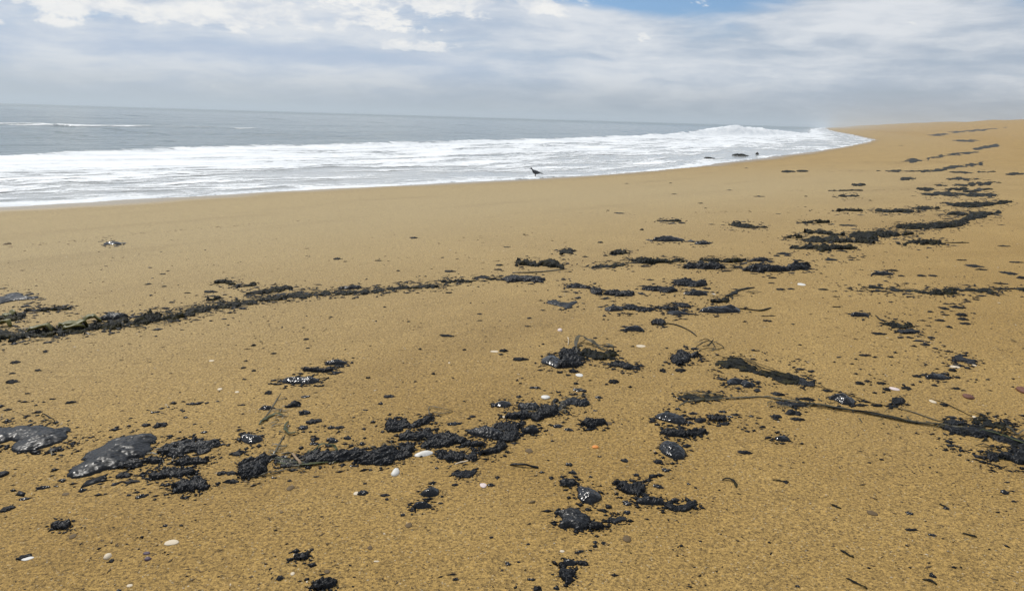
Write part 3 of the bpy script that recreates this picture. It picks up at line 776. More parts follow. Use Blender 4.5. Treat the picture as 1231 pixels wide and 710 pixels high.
# ----- shells and stones
def shell(tile, e, label, mat=None, group=None, flat=0.32, name='shell', cat='shell'):
    return lump(tile, e, name, label, cat, group, mat or M_WHITE, 'pebble', flat)
def clam(tile, c, length, turn, label):
    """half a clam: an oval dished valve with a beak and a turned rim"""
    p = at(*[[v] for v in photo(tile, [c])[0]])[0]
    V = []; F = []; n = 28; rings = 9
    for i in range(rings):
        q = i / (rings - 1)
        for j in range(n):
            a = 2 * math.pi * j / n
            ex = 1.0 * math.cos(a) * (1 - 0.16 * math.cos(a)); ey = 0.50 * math.sin(a) * (1 - 0.20 * math.cos(a))
            rr_ = q
            z = 0.26 * (1 - q ** 2.2) + 0.012 * math.sin(q * 40) * q
            V.append(((ex * rr_ + 0.10 * (1 - q)) * length / 2, (ey * rr_ + 0.12 * (1 - q)) * length / 2, z * length / 2))
    for i in range(rings):                                         # underside
        q = 1 - i / (rings - 1)
        for j in range(n):
            x, y, z = V[(rings - 1 - i) * n + j]; V.append((x * 0.985, y * 0.985, z - 0.05 * length / 2))
    for i in range(2 * rings - 1):
        for j in range(n):
            k = (j + 1) % n; F.append((i * n + j, i * n + k, (i + 1) * n + k, (i + 1) * n + j))
    F.append(tuple(range(n))[::-1])
    o = mesh_obj('clam_shell', V, F, M_WHITE, loc=(p[0], p[1], p[2] + 0.05 * length / 2)); o.rotation_euler = (R(6), R(-4), R(turn))
    return tag(o, label, 'shell')
clam('F', (815, 584), 0.072, 20, 'large white oval clam shell lying against the chain of black tar')
shell('F', (671, 664, 20, 20), 'round white pebble on bare sand below the bulging tar mound', name='pebble', cat='stone', flat=0.8)
shell('B', (483, 235, 13, 9), 'pale shell piece stuck to a small black tar bead', M_PALE)
shell('B', (1095, 195, 16, 12), 'pinkish shell fragment touching a small tar crumb', M_PINK)
shell('G', (322, 198, 20, 10), 'white shell piece under the weed-topped tar clump', M_WHITE)
shell('G', (160, 306, 24, 11, 20), 'white shell sliver standing behind the flat-topped tar lump', M_WHITE, flat=0.6)
shell('A', (518, 538, 16, 13), 'cream pebble with a black tar chip against it', M_PALE, flat=0.7, name='pebble', cat='stone')
shell('A', (828, 470, 30, 12, -15), 'cream-coloured shell piece alone on bare sand', M_PALE)
shell('A', (132, 551, 24, 7, -20), 'white shell sliver under a small black tar flake', M_WHITE)
shell('K', (228, 625, 12, 8), 'tiny pinkish-white pebble on bare sand above the weed-topped clump', M_PINK, name='pebble', cat='stone', flat=0.8)
shell('K', (620, 702, 24, 7), 'cream shell sliver on bare sand beside the weed-topped clump', M_PALE)
shell('L', (158, 405, 20, 6), 'bright white shell among reddish weed specks', M_WHITE)
shell('H', (608, 265, 20, 8), 'chalky pinkish shell flanked by two tar crumbs', M_PINK)
shell('H', (895, 160, 24, 5, 8), 'long pale shell sliver beside a short tar chain', M_PALE)
shell('H', (792, 327, 13, 8), 'cream shell at the start of a thin weed strand', M_PALE)
shell('H', (998, 404, 10, 9), 'cream shell half covered by the thick weed strand', M_PALE)
shell('G', (400, 545, 18, 9), 'bright orange shell chip on bare sand', M_ORANGE, flat=0.5)
shell('F', (1150, 87, 22, 5), 'pale shell sliver beside a small tar lump', M_PALE)
WB = 'tiny whitish shell bit on bare sand'; WBG = 'tiny whitish shell bits'
for t_, e in [('E', (1060, 268, 14, 7)), ('E', (1143, 282, 13, 7)), ('A', (625, 680, 18, 9)), ('B', (175, 622, 14, 11)), ('B', (185, 532, 8, 8)), ('B', (245, 663, 6, 6)), ('F', (1195, 402, 14, 8)), ('F', (930, 142, 7, 5)), ('K', (835, 450, 16, 6)), ('K', (970, 453, 14, 5)), ('C', (240, 515, 16, 8, -30)), ('B', (618, 433, 8, 4)), ('B', (580, 565, 20, 5)), ('H', (990, 152, 10, 7)), ('L', (905, 120, 16, 4)), ('E', (1020, 132, 16, 5))]:
    shell(t_, (e[0], e[1], e[2] * 0.7, e[3] * 0.7), WB, M_PALE, WBG)
BP = 'small brown pebble half sunk in the sand'; BPG = 'small brown pebbles'
for t_, e in [('A', (315, 240, 18, 9)), ('A', (352, 440, 17, 14)), ('B', (735, 388, 20, 15)), ('B', (165, 207, 18, 16)), ('B', (548, 497, 14, 12)), ('B', (340, 612, 16, 12)), ('C', (80, 28, 22, 15)), ('C', (552, 452, 25, 20, 30)), ('G', (465, 432, 18, 9)), ('D', (500, 330, 24, 14)), ('B', (122, 327, 10, 8))]:
    shell(t_, (e[0], e[1], e[2] * 0.85, e[3] * 0.8), BP, M_BROWN, BPG, 0.3, 'pebble', 'stone')
for t_, e in [('A', (707, 525, 14, 7)), ('A', (710, 552, 15, 9))]:
    shell(t_, e, 'small dark purple pebble beside its twin', M_PURPLE, 'pair of purple pebbles', 0.6, 'pebble', 'stone')
shell('H', (965, 303, 24, 11), 'reddish-brown stone alone on bare sand', M_RUST, flat=0.6, name='pebble', cat='stone')
shell('H', (1228, 275, 18, 15), 'rounder reddish-brown stone by a thin weed strand', M_RUST, flat=0.7, name='pebble', cat='stone')
shell('A', (8, 140, 26, 16), 'flat grey tar-stained stone below the broad wrinkled slab', M_CRUST, flat=0.5, name='pebble', cat='stone')

# ----- foreground, tile A / B / C crumbs
for e in [(680, 250, 28, 11, -40), (625, 245, 12, 6), (657, 232, 14, 8), (205, 207, 30, 11, -10), (122, 262, 22, 8, -20), (40, 308, 28, 13, -40), (300, 172, 18, 8), (395, 222, 18, 10, -30), (538, 557, 12, 16, -40), (796, 393, 11, 7), (572, 703, 10, 8), (880, 256, 12, 7), (612, 482, 6, 4), (672, 505, 6, 4), (755, 489, 6, 5), (270, 203, 12, 5), (550, 193, 12, 9)]:
    lump('A', e)
patch('tar_lump', 'A', 'crust', [(264, 410), (268, 370), (290, 372), (315, 365), (338, 362), (335, 385), (312, 408), (285, 414)], 'squarish dark tar chunk alone on bare sand beside a brown pebble')
lump('A', (122, 540, 26, 11, -25), label='black tar flake capping a white shell sliver', group=None)
lump('B', (515, 230, 27, 17), label='smooth black tar bead with a pale shell piece stuck to it', group=None)
patch('tar_lump', 'B', 'smooth', [(795, 240), (820, 205), (850, 195), (877, 210), (872, 245), (835, 255)], 'upper glossy bead of a touching pair of black tar beads', h=0.022)
patch('tar_lump', 'B', 'smooth', [(758, 292), (780, 272), (815, 270), (845, 295), (820, 308), (775, 312)], 'lower glossy bead, pointed at both ends, of a pair of tar beads', h=0.020)
patch('tar_lump', 'B', 'crust', [(275, 670), (310, 655), (345, 645), (378, 640), (382, 660), (360, 685), (310, 700), (280, 705)], 'rough black tar chunk shaped like a boot on bare sand')
patch('tar_lump', 'B', 'weed', [(180, 540), (195, 525), (225, 520), (250, 515), (248, 545), (235, 560), (205, 555)], 'sand-dusted tar chunk flecked with white above the boot-shaped chunk')
for e in [(855, 183, 14, 6), (620, 245, 22, 9), (630, 265, 10, 8), (707, 338, 12, 10, 45), (1165, 155, 14, 15), (1130, 195, 18, 10), (120, 640, 18, 13), (940, 628, 20, 6), (960, 648, 14, 10), (1215, 573, 14, 11), (1135, 447, 9, 9), (890, 284, 14, 6), (550, 125, 10, 6), (290, 157, 14, 5), (160, 175, 10, 9), (85, 162, 15, 6), (420, 95, 16, 16), (468, 105, 20, 6), (455, 583, 7, 5), (93, 415, 8, 6), (473, 640, 8, 5), (872, 115, 10, 6), (525, 188, 8, 9), (1185, 605, 7, 7), (935, 108, 7, 5), (958, 195, 16, 9)]:
    lump('B', e)
patch('tar_lump', 'C', 'crust', [(232, 180), (255, 160), (290, 160), (310, 180), (285, 195), (260, 208)], 'small star of tar touching the teardrop-shaped glossy lump')
patch('tar_lump', 'C', 'smooth', [(310, 195), (330, 183), (365, 190), (405, 210), (427, 240), (420, 270), (380, 290), (340, 278), (318, 250), (320, 225)], 'very glossy teardrop-shaped black tar lump', h=0.030)
patch('tar_lump', 'C', 'slab', [(205, 312), (235, 305), (260, 293), (300, 292), (340, 320), (370, 345), (360, 385), (350, 400), (320, 418), (280, 400), (250, 408), (220, 395), (240, 370), (232, 335)], 'broad tar lump with a pointed corner, below the teardrop-shaped lump')
patch('tar_patch', 'C', 'weed', [(350, 372), (400, 368), (440, 375), (455, 392), (440, 410), (400, 415), (350, 402)], 'sandy tail of tar trailing from the broad pointed lump')
patch('tar_patch', 'C', 'weed', [(458, 370), (480, 355), (515, 345), (540, 350), (535, 370), (490, 382)], 'short string of sandy tar crumbs linking two tar lumps', h=0.010)
patch('tar_lump', 'C', 'crust', [(495, 175), (505, 165), (545, 168), (570, 180), (600, 178), (625, 185), (635, 215), (625, 245), (605, 255), (560, 240), (530, 220), (520, 195)], 'knuckled head of the slug-shaped tar strip', h=0.026)
patch('tar_patch', 'C', 'slab', [(600, 270), (610, 248), (640, 242), (665, 245), (720, 265), (735, 290), (690, 295), (620, 290)], 'smooth black middle of the slug-shaped tar strip', h=0.026)
patch('tar_patch', 'C', 'crust', [(735, 283), (780, 300), (830, 295), (850, 275), (880, 280), (878, 295), (845, 318), (790, 325), (755, 310)], 'curled crumbly tail end of the slug-shaped tar strip', h=0.014)
patch('tar_lump', 'C', 'smooth', [(245, 565), (270, 548), (305, 565), (300, 585), (265, 585)], 'small shiny tar cap on top of a tall crumbly tar chunk')
patch('tar_lump', 'C', 'crust', [(230, 605), (265, 590), (295, 610), (285, 640), (268, 675), (245, 640)], 'tall crumbly tar chunk ending in a point')
for e in [(290, 135, 22, 12), (270, 95, 18, 12), (190, 160, 15, 10), (376, 152, 9, 14), (365, 310, 14, 12), (435, 318, 26, 12, 20), (550, 325, 20, 16, -30), (555, 280, 22, 16), (440, 470, 10, 15), (400, 468, 12, 13), (325, 517, 22, 8, -20), (340, 570, 24, 16, 35), (212, 688, 15, 15), (88, 650, 20, 9), (125, 692, 26, 15, 30), (75, 478, 9, 11), (32, 566, 9, 6), (62, 605, 6, 6), (595, 145, 16, 12), (740, 122, 18, 12), (705, 80, 20, 16), (785, 265, 20, 10), (140, 135, 14, 7), (1120, 38, 32, 11, 15), (540, 78, 20, 11, 20), (418, 60, 12, 5), (660, 170, 20, 11), (700, 200, 26, 12, 20), (235, 370, 8, 6), (82, 383, 8, 6), (375, 510, 10, 6), (850, 190, 9, 8), (195, 627, 7, 6)]:
    lump('C', e)
blade('C', [(1010, 176), (1045, 175), (1072, 192), (1080, 212)], 0.012, 'short bent scrap of black seaweed alone on bare sand', mat=M_WRACK, lift=0.006)
blade('C', [(-10, 102), (40, 110), (125, 117)], 0.012, 'straight black tarry twig on bare sand', 'twig', 'twig', M_CRUST, 0.010, 0.007, ends=0.7)

# ----- tile G
lump('G', (40, 122, 36, 15), label='bean-shaped tar lump trailing a thin tail toward the weed-topped clump', group=None)
patch('tar_lump', 'G', 'smooth', [(140, 125), (165, 95), (205, 95), (235, 120), (230, 140), (215, 170), (185, 155), (150, 140)], 'smooth knob at the end of the weed-topped tar clump', h=0.032)
patch('tar_patch', 'G', 'crust', [(235, 90), (250, 65), (300, 60), (320, 75), (325, 110), (330, 150), (280, 165), (225, 165), (240, 130)], 'high middle of the weed-topped tar clump', h=0.045)
patch('tar_patch', 'G', 'weed', [(330, 80), (370, 70), (420, 85), (480, 85), (500, 100), (480, 115), (430, 130), (390, 125), (330, 125)], 'matted part of the weed-topped tar clump', h=0.036)
blade('G', [(322, 128), (306, 90), (308, 55), (330, 40), (380, 55), (445, 86)], 0.020, 'brown-green seaweed blade arched over the weed-topped tar clump', mat=M_OLIVE, lift=0.040)
blade('G', [(330, 46), (400, 66), (465, 82), (490, 92)], 0.020, 'flat brown seaweed blade lying along the back of the weed-topped clump', mat=M_OLIVE, lift=0.045)
blade('G', [(268, 62), (270, 40), (266, 22)], 0.006, 'pale stub of stem standing behind the weed-topped clump', 'twig', 'twig', M_PALE, 0.01, 0.006)
patch('tar_patch', 'G', 'crust', [(480, 135), (530, 130), (570, 150), (605, 165), (600, 178), (550, 168), (500, 155)], 'crumbling tar strip running from the weed-topped clump to a thin weed line')
patch('tar_lump', 'G', 'slab', [(30, 325), (80, 320), (125, 330), (120, 365), (90, 375), (50, 370)], 'flat-topped tar lump in front of a white shell sliver', h=0.036)
patch('tar_patch', 'G', 'crust', [(-25, 395), (40, 365), (100, 380), (130, 370), (150, 340), (180, 330), (215, 340), (205, 375), (175, 400), (120, 425), (80, 405), (40, 415), (-10, 412)], 'tangled tar crust below the flat-topped lump', h=0.034)
patch('tar_patch', 'G', 'crust', [(-40, 470), (-20, 432), (30, 425), (45, 440), (25, 455), (5, 485)], 'tar clot between the tangled crust and a round tar ball')
patch('tar_lump', 'G', 'smooth', [(48, 465), (65, 440), (105, 432), (125, 450), (118, 475), (85, 487)], 'round tar ball with a knobbly skin beside the tangled crust', h=0.036, mat=M_CRUST)
patch('tar_patch', 'G', 'weed', [(200, 345), (230, 315), (290, 300), (330, 305), (355, 318), (350, 345), (300, 350), (250, 375), (215, 378)], 'loose net of tar bits leading up from the tangled crust', h=0.022)
patch('tar_patch', 'G', 'crust', [(330, 430), (360, 410), (400, 412), (445, 408), (440, 430), (400, 440), (380, 460), (355, 445)], 'bird-shaped tar scrap alone on sand beside a brown pebble')
patch('tar_lump', 'G', 'smooth', [(690, 390), (720, 368), (770, 370), (815, 395), (835, 415), (815, 440), (770, 432), (720, 412)], 'upper smooth black tar slug of a stacked pair', h=0.030)
patch('tar_lump', 'G', 'smooth', [(710, 530), (730, 498), (770, 505), (810, 530), (833, 565), (825, 600), (790, 608), (740, 585), (720, 560)], 'lower and larger smooth black tar slug of a stacked pair', h=0.034)
patch('tar_patch', 'G', 'crust', [(840, 480), (880, 455), (920, 460), (925, 478), (880, 498), (845, 495)], 'flat tar crust beside the stacked pair of tar slugs')
patch('tar_patch', 'G', 'crust', [(720, 478), (745, 462), (790, 470), (815, 450), (830, 470), (825, 500), (790, 495), (745, 492)], 'crumbly tar bridge joining the stacked pair of tar slugs')
patch('tar_patch', 'G', 'crust', [(945, 405), (970, 390), (1020, 400), (1015, 420), (970, 425)], 'largest crumb of a loose tar scatter under the long seaweed blade')
SCT = 'tar crumb in the loose scatter under the long seaweed blade'; SCG = 'tar crumbs under the long seaweed blade'
for e in [(870, 385, 25, 8), (905, 415, 28, 16), (855, 430, 25, 9), (1010, 375, 20, 9), (1080, 390, 28, 8), (1150, 398, 12, 7), (1020, 435, 22, 8), (1205, 450, 16, 9), (1130, 438, 8, 8), (1050, 400, 15, 7), (995, 445, 12, 6)]:
    lump('G', e, 'tar_fragment', SCT, T, SCG)
for e in [(470, 62, 30, 9, 10), (230, 185, 18, 10), (295, 178, 24, 14), (270, 200, 14, 7), (105, 260, 28, 9), (35, 303, 18, 9), (415, 307, 18, 9), (40, 240, 9, 7), (490, 230, 24, 13), (455, 245, 10, 6), (325, 270, 30, 12), (310, 240, 16, 9), (220, 443, 26, 13), (270, 462, 25, 9, 20), (840, 540, 20, 11), (700, 437, 10, 8), (795, 360, 12, 12), (15, 527, 26, 7), (725, 175, 20, 15), (195, 517, 10, 5), (810, 177, 24, 10), (155, 275, 9, 5), (400, 372, 11, 5), (1195, 258, 14, 6)]:
    lump('G', e)
patch('tar_lump', 'G', 'crust', [(765, 130), (790, 95), (815, 78), (850, 90), (890, 85), (900, 100), (860, 120), (840, 145), (800, 155)], 'craggy tar lump with a nest of thin weed behind it', h=0.036)
for i, l in enumerate([[(880, 75), (905, 55), (940, 40), (985, 45)], [(900, 85), (940, 75), (985, 80), (1018, 72)], [(915, 65), (945, 60), (970, 30)], [(985, 50), (1010, 62), (1020, 78)], [(900, 40), (930, 30), (960, 45), (980, 75)]]):
    blade('G', l, 0.007, 'wiry dark weed strand in the nest behind the craggy tar lump', mat=M_WRACK, lift=0.004, group='weed strands behind the craggy tar lump')
patch('seaweed_clump', 'G', 'weed', [(790, 292), (860, 290), (930, 300), (1010, 292), (1000, 305), (950, 325), (890, 332), (850, 318), (795, 305)], 'dark wedge of tarred seaweed at the head of the long seaweed blade', 'seaweed', h=0.016, mat=M_WRACK)
blade('G', [(790, 297), (850, 300), (930, 302), (1000, 296)], 0.010, 'flat olive blade on top of the dark seaweed wedge', mat=M_OLIVE, lift=0.018)
lb = [(800, 352), (850, 330), (940, 326), (1080, 317), (1180, 309), (1231, 312)] + [(x + 1235, y) for x, y in [(60, 325), (180, 342), (280, 356), (400, 372), (550, 402), (700, 432), (860, 452), (1000, 474), (1100, 500), (1240, 545)]]
blade('G', lb, 0.020, 'longest seaweed blade, olive and dark, stretched across the sand', mat=M_OLIVE, lift=0.008, wob=0.5)
lb2 = [(x + 1235, y) for x, y in [(120, 335), (260, 360), (420, 382), (580, 412), (720, 440), (860, 458)]]
blade('G', lb2, 0.017, 'dark seaweed blade twisted along the longest olive blade', mat=M_WRACK, lift=0.012)
blade('H', [(580, 355), (700, 385), (800, 420), (880, 436), (960, 462)], 0.010, 'thinner olive blade branching toward the thick weed strand', mat=M_OLIVE, lift=0.006)
patch('seaweed_clump', 'G', 'weed', [(995, 140), (1040, 118), (1100, 120), (1140, 150), (1170, 170), (1231, 185), (1275, 186), (1335, 205), (1385, 212), (1385, 240), (1325, 245), (1275, 225), (1231, 208), (1180, 195), (1120, 185), (1100, 165), (1050, 160), (1010, 155)], 'long frayed bundle of dark fibrous seaweed', 'seaweed', h=0.022, fib=2.65, holes=0.2)
patch('tar_patch', 'H', 'crust', [(140, 215), (170, 215), (210, 245), (205, 258), (150, 245)], 'tar clot at the tail of the frayed seaweed bundle', h=0.014)
for i, l in enumerate([[(1010, 128), (1080, 128), (1150, 158), (1230, 190), (1330, 215)], [(1030, 150), (1110, 165), (1200, 190), (1300, 222), (1380, 238)], [(1060, 122), (1120, 132), (1190, 165), (1280, 192), (1370, 212)], [(960, 120), (1010, 122), (1060, 126), (1130, 145), (1200, 175)], [(1000, 150), (1080, 158), (1150, 180), (1240, 204)], [(1020, 135), (1100, 140), (1180, 172), (1300, 205), (1440, 250), (1520, 274)]]):
    blade('G', l, 0.006, 'thin fibre strand along the frayed seaweed bundle', mat=M_WRACK, lift=0.02, group='fibres of the frayed bundle')
patch('tar_lump', 'G', 'smooth', [(1035, 220), (1070, 208), (1110, 220), (1165, 245), (1160, 258), (1120, 262), (1100, 240), (1050, 245)], 'two-lobed tar lump between the frayed bundle and the long blade')

# ----- tile H
patch('tar_lump', 'H', 'smooth', [(290, 300), (320, 280), (360, 280), (395, 300), (415, 325), (400, 345), (360, 345), (330, 320)], 'big black bean-shaped tar lump beside a string of tar crumbs', h=0.034)
STR = 'tar crumb in the string behind the bean-shaped lump'; STG = 'string of tar crumbs behind the bean-shaped lump'
for e in [(450, 345, 28, 9), (525, 345, 28, 10), (590, 350, 28, 8), (285, 275, 24, 8), (470, 328, 24, 7, 20), (650, 322, 10, 8)]:
    lump('H', e, 'tar_fragment', STR, T, STG)
patch('tar_lump', 'H', 'crust', [(600, 340), (615, 308), (640, 310), (645, 330), (620, 348)], 'upright tar knob at the end of the string of crumbs')
blade('H', [(210, 250), (280, 272), (420, 312), (500, 340), (600, 358)], 0.005, 'thread of dark weed running past the bean-shaped lump', mat=M_WRACK, lift=0.006)
patch('tar_patch', 'H', 'crust', [(30, 325), (100, 328), (170, 342), (160, 356), (90, 352)], 'thin tar crust stuck to the underside of the long blade', h=0.012)
patch('tar_lump', 'H', 'smooth', [(32, 500), (50, 488), (80, 490), (100, 510), (80, 522), (45, 518)], 'smooth black tar pebble alone below the long seaweed blade')
patch('tar_lump', 'H', 'smooth', [(760, 200), (790, 188), (830, 190), (868, 215), (840, 225), (800, 222), (765, 212)], 'pointed dark tar lump beside a smaller flat one')
lump('H', (715, 205, 25, 8), label='flat dark tar flake beside the pointed tar lump', group=None)
patch('tar_patch', 'H', 'crust', [(895, 125), (915, 105), (945, 120), (985, 130), (990, 150), (950, 140)], 'short tar chain beside a long pale shell sliver', h=0.016)
for e in [(45, 290, 30, 13, 15), (180, 315, 40, 12, 15), (120, 380, 40, 16, 5), (140, 412, 36, 11), (40, 398, 24, 12)]:
    lump('H', e, 'tar_fragment', 'chunky tar fragment close beside the long seaweed blade', T, 'chunky fragments beside the long blade', M_CRUST)
for e in [(465, 105, 26, 8), (590, 113, 14, 6), (680, 20, 16, 6), (755, 55, 20, 6), (885, 175, 18, 11), (572, 270, 15, 11), (665, 262, 28, 9), (440, 237, 22, 11), (545, 240, 20, 7), (480, 230, 18, 6), (900, 266, 22, 6), (850, 342, 18, 11), (535, 2, 30, 7), (770, 42, 12, 5), (875, 88, 12, 5), (725, 15, 12, 4), (152, 55, 9, 5), (925, 507, 6, 5), (800, 250, 16, 6), (940, 275, 12, 4), (910, 212, 12, 6), (25, 450, 7, 7)]:
    lump('H', e)
blade('H', [(790, 320), (850, 340), (930, 380), (1000, 412)], 0.006, 'thin weed strand from a cream shell to the thick strand', mat=M_WRACK)
patch('seaweed_clump', 'H', 'weed', [(1000, 415), (1040, 402), (1090, 425), (1140, 435), (1160, 470), (1120, 465), (1060, 455), (1020, 435)], 'bushy dark weed tuft beside the thick tarred strand', 'seaweed', h=0.026)
patch('seaweed_clump', 'H', 'weed', [(850, 440), (940, 452), (1040, 460), (1140, 490), (1231, 520), (1330, 545), (1330, 585), (1231, 562), (1160, 530), (1060, 500), (960, 488), (880, 468)], 'thick tarred seaweed strand at the end of the longest blade', 'seaweed', h=0.024, fib=2.75, holes=0.2)
patch('tar_lump', 'H', 'crust', [(850, 428), (885, 416), (920, 425), (945, 440), (910, 448), (870, 442)], 'low tar hump on the joint of two seaweed blades', h=0.022)
blade('H', [(1120, 470), (1180, 490), (1240, 500), (1300, 520)], 0.016, 'olive blade lying on the thick tarred strand', mat=M_OLIVE, lift=0.03)
blade('H', [(1000, 480), (1100, 498), (1200, 530), (1300, 570)], 0.012, 'dark green blade lying along the thick tarred strand', mat=M_GREEN, lift=0.028)
patch('seaweed_clump', 'H', 'weed', [(1035, 590), (1080, 575), (1130, 575), (1170, 590), (1190, 560), (1231, 550), (1320, 560), (1320, 650), (1231, 630), (1180, 612), (1130, 600), (1060, 605)], 'heap of shiny black weed below the thick tarred strand', 'seaweed', h=0.034, mat=M_CRUST)

# ----- tile D
for l in [[(20, 175), (58, 180), (98, 184)], [(300, 292), (325, 305), (350, 314)], [(822, 290), (845, 302), (868, 316)], [(345, 512), (380, 535), (412, 550)], [(375, 648), (425, 675), (475, 700)], [(935, 432), (985, 446), (1005, 450)], [(740, 655), (780, 662), (810, 680)]]:
    blade('D', l, 0.010, 'short dark scrap of weed on the rippled bare sand', mat=M_WRACK, group='short weed scraps on bare sand', lift=0.004)
for e in [(680, 330, 14, 11), (693, 412, 24, 7), (790, 437, 18, 7, 20), (1135, 230, 18, 11), (1150, 185, 12, 4), (790, 630, 15, 14), (137, 680, 10, 12), (85, 182, 14, 8), (855, 308, 12, 7), (1185, 275, 12, 5)]:
    lump('D', e)

# ----- tile E, I, J: upper left
for e in [(75, 140, 18, 7), (62, 193, 14, 5), (55, 232, 25, 11), (350, 330, 28, 9, -10), (132, 290, 10, 5), (255, 316, 15, 5), (185, 178, 16, 6), (925, 340, 28, 7, -5), (745, 380, 22, 6, -25), (782, 360, 16, 6, -20), (895, 405, 12, 6), (1175, 165, 14, 6, -30), (1165, 345, 18, 6), (1225, 180, 12, 6), (1050, 327, 8, 6), (1225, 55, 14, 11), (985, 475, 16, 8), (1075, 535, 12, 6), (1180, 222, 14, 4), (220, 90, 10, 5), (810, 355, 8, 4), (940, 437, 10, 5), (130, 398, 14, 6), (185, 378, 18, 8), (40, 368, 14, 6)]:
    lump('E', e)
patch('tar_lump', 'I', 'slab', [(-60, 350), (0, 345), (25, 340), (40, 325), (100, 320), (115, 335), (185, 345), (140, 355), (60, 365), (0, 382), (-60, 390)], 'hat-shaped tar lump above the green-streaked wrack line')
patch('tar_lump', 'I', 'smooth', [(500, 92), (530, 80), (580, 80), (580, 90), (540, 97)], 'lone flat tar cake on clean sand near the faint tide line')
lump('I', (38, 90, 15, 9), label='small brown weed tuft on the faint tide line', group=None, mat=M_BROWN, name='seaweed_tuft', cat='seaweed')
strip('seaweed_clump', 'I', [(135, 410), (180, 416), (225, 407), (300, 400), (342, 392)], 7, 'weed', 'thin dark weed strip above the green-streaked wrack line')
strip('seaweed_clump', 'I', [(-50, 452), (0, 450), (50, 442), (120, 428)], 13, 'weed', 'tarry weed strip just above the green-streaked wrack')
patch('tar_lump', 'I', 'slab', [(480, 460), (505, 430), (550, 415), (610, 425), (590, 440), (540, 458)], 'silvery glossy tar lump perched on the green-streaked wrack line', h=0.05)
WK = 'thick tarry length of the green-streaked wrack line'; WKG = 'lengths of the green-streaked wrack line'
for l in [[(-80, 522, 34), (-30, 526, 32), (40, 530, 30), (110, 538, 24)], [(110, 535, 22), (180, 528, 24), (260, 514, 22)], [(255, 516, 20), (330, 502, 22), (430, 488, 24)], [(430, 492, 18), (500, 484, 20), (570, 484, 20)], [(560, 484, 18), (640, 474, 18), (720, 464, 20)], [(690, 432, 14), (750, 450, 22), (830, 445, 18), (870, 438, 18)]]:
    strip('seaweed_clump', 'I', l, 20, 'weed', WK, WKG, h=0.045)
WK2 = 'thin tarry length of the wrack line tapering out across the sand'; WKG2 = 'thin lengths of the wrack line'
for l in [[(870, 435, 15), (930, 420, 14), (1000, 402, 12)], [(1000, 402, 12), (1060, 388, 13), (1130, 382, 11)], [(1120, 383, 10), (1180, 376, 11), (1240, 368, 9)]]:
    strip('seaweed_clump', 'I', l, 12, 'weed', WK2, WKG2, h=0.035)
for l in [[(0, 365, 8), (70, 358, 7), (140, 350, 9)], [(140, 345, 10), (220, 337, 11), (300, 332, 10)], [(290, 333, 9), (380, 327, 11), (480, 325, 10)], [(490, 322, 11), (550, 317, 13), (620, 312, 10)], [(620, 310, 7), (700, 303, 6), (790, 295, 6), (880, 292, 4)], [(890, 273, 8), (930, 272, 7), (960, 270, 5)], [(965, 270, 4), (1040, 267, 6), (1075, 268, 5)]]:
    strip('seaweed_clump', 'J', l, 10, 'weed', WK2, WKG2, h=0.03)
lump('J', (1092, 248, 44, 10, -10), label='knobbly tar lump ending the thin wrack line', group=None)
lump('J', (1140, 262, 30, 4, -10), label='sliver of dark weed under the knobbly lump that ends the wrack line', group=None, mat=M_WRACK, name='seaweed_tuft', cat='seaweed')
patch('tar_lump', 'J', 'slab', [(400, 306), (430, 295), (490, 288), (500, 298), (450, 312)], 'silvery flat tar lump perched on the thin wrack line', h=0.035)
strip('tar_patch', 'J', [(-30, 332, 6), (40, 325, 7), (90, 312, 11), (130, 300, 9), (175, 296, 5)], 8, 'weed', 'spindle-shaped tarry weed lying just above the thin wrack line')
for l in [[(1130, 298), (1180, 294), (1231, 280)], [(1000, 365), (1030, 355), (1058, 343)], [(1040, 275), (1090, 268), (1130, 290)]]:
    strip('seaweed_clump', 'I', l, 5, 'weed', 'thin curved weed wisp above the thin wrack line', 'weed wisps above the wrack line')
for i, l in enumerate([[(280, 500), (330, 494), (400, 490)], [(300, 515), (350, 510), (410, 500)], [(130, 525), (190, 520), (250, 518)], [(400, 478), (440, 472), (490, 468)], [(-10, 490), (20, 488), (50, 492)], [(10, 450), (40, 446), (80, 440)], [(300, 505), (360, 502), (420, 492)]]):
    blade('I', l, 0.075, 'broad olive-green blade woven into the thick wrack line', mat=M_YELLOW, lift=0.045, thick=0.02, group='olive blades in the thick wrack line')
for e in [(1015, 320, 28, 10), (785, 236, 14, 5), (1205, 338, 28, 7, -10), (830, 372, 16, 5), (905, 328, 18, 3), (75, 660, 18, 7), (220, 606, 12, 5), (800, 400, 22, 6), (715, 285, 12, 5), (793, 296, 12, 4)]:
    lump('I', e)
for e in [(390, 162, 20, 8), (765, 60, 24, 8, -10), (935, 222, 26, 9), (930, 325, 18, 7), (685, 220, 10, 5), (470, 353, 10, 6), (1175, 192, 22, 7), (1170, 215, 22, 5), (1077, 428, 16, 5), (1080, 460, 15, 4), (735, 465, 8, 4), (1005, 600, 10, 6), (590, 172, 20, 4), (900, 157, 10, 4), (1210, 107, 16, 4), (430, 176, 10, 4), (620, 395, 8, 5), (245, 548, 12, 6), (790, 597, 9, 5)]:
    lump('J', e)

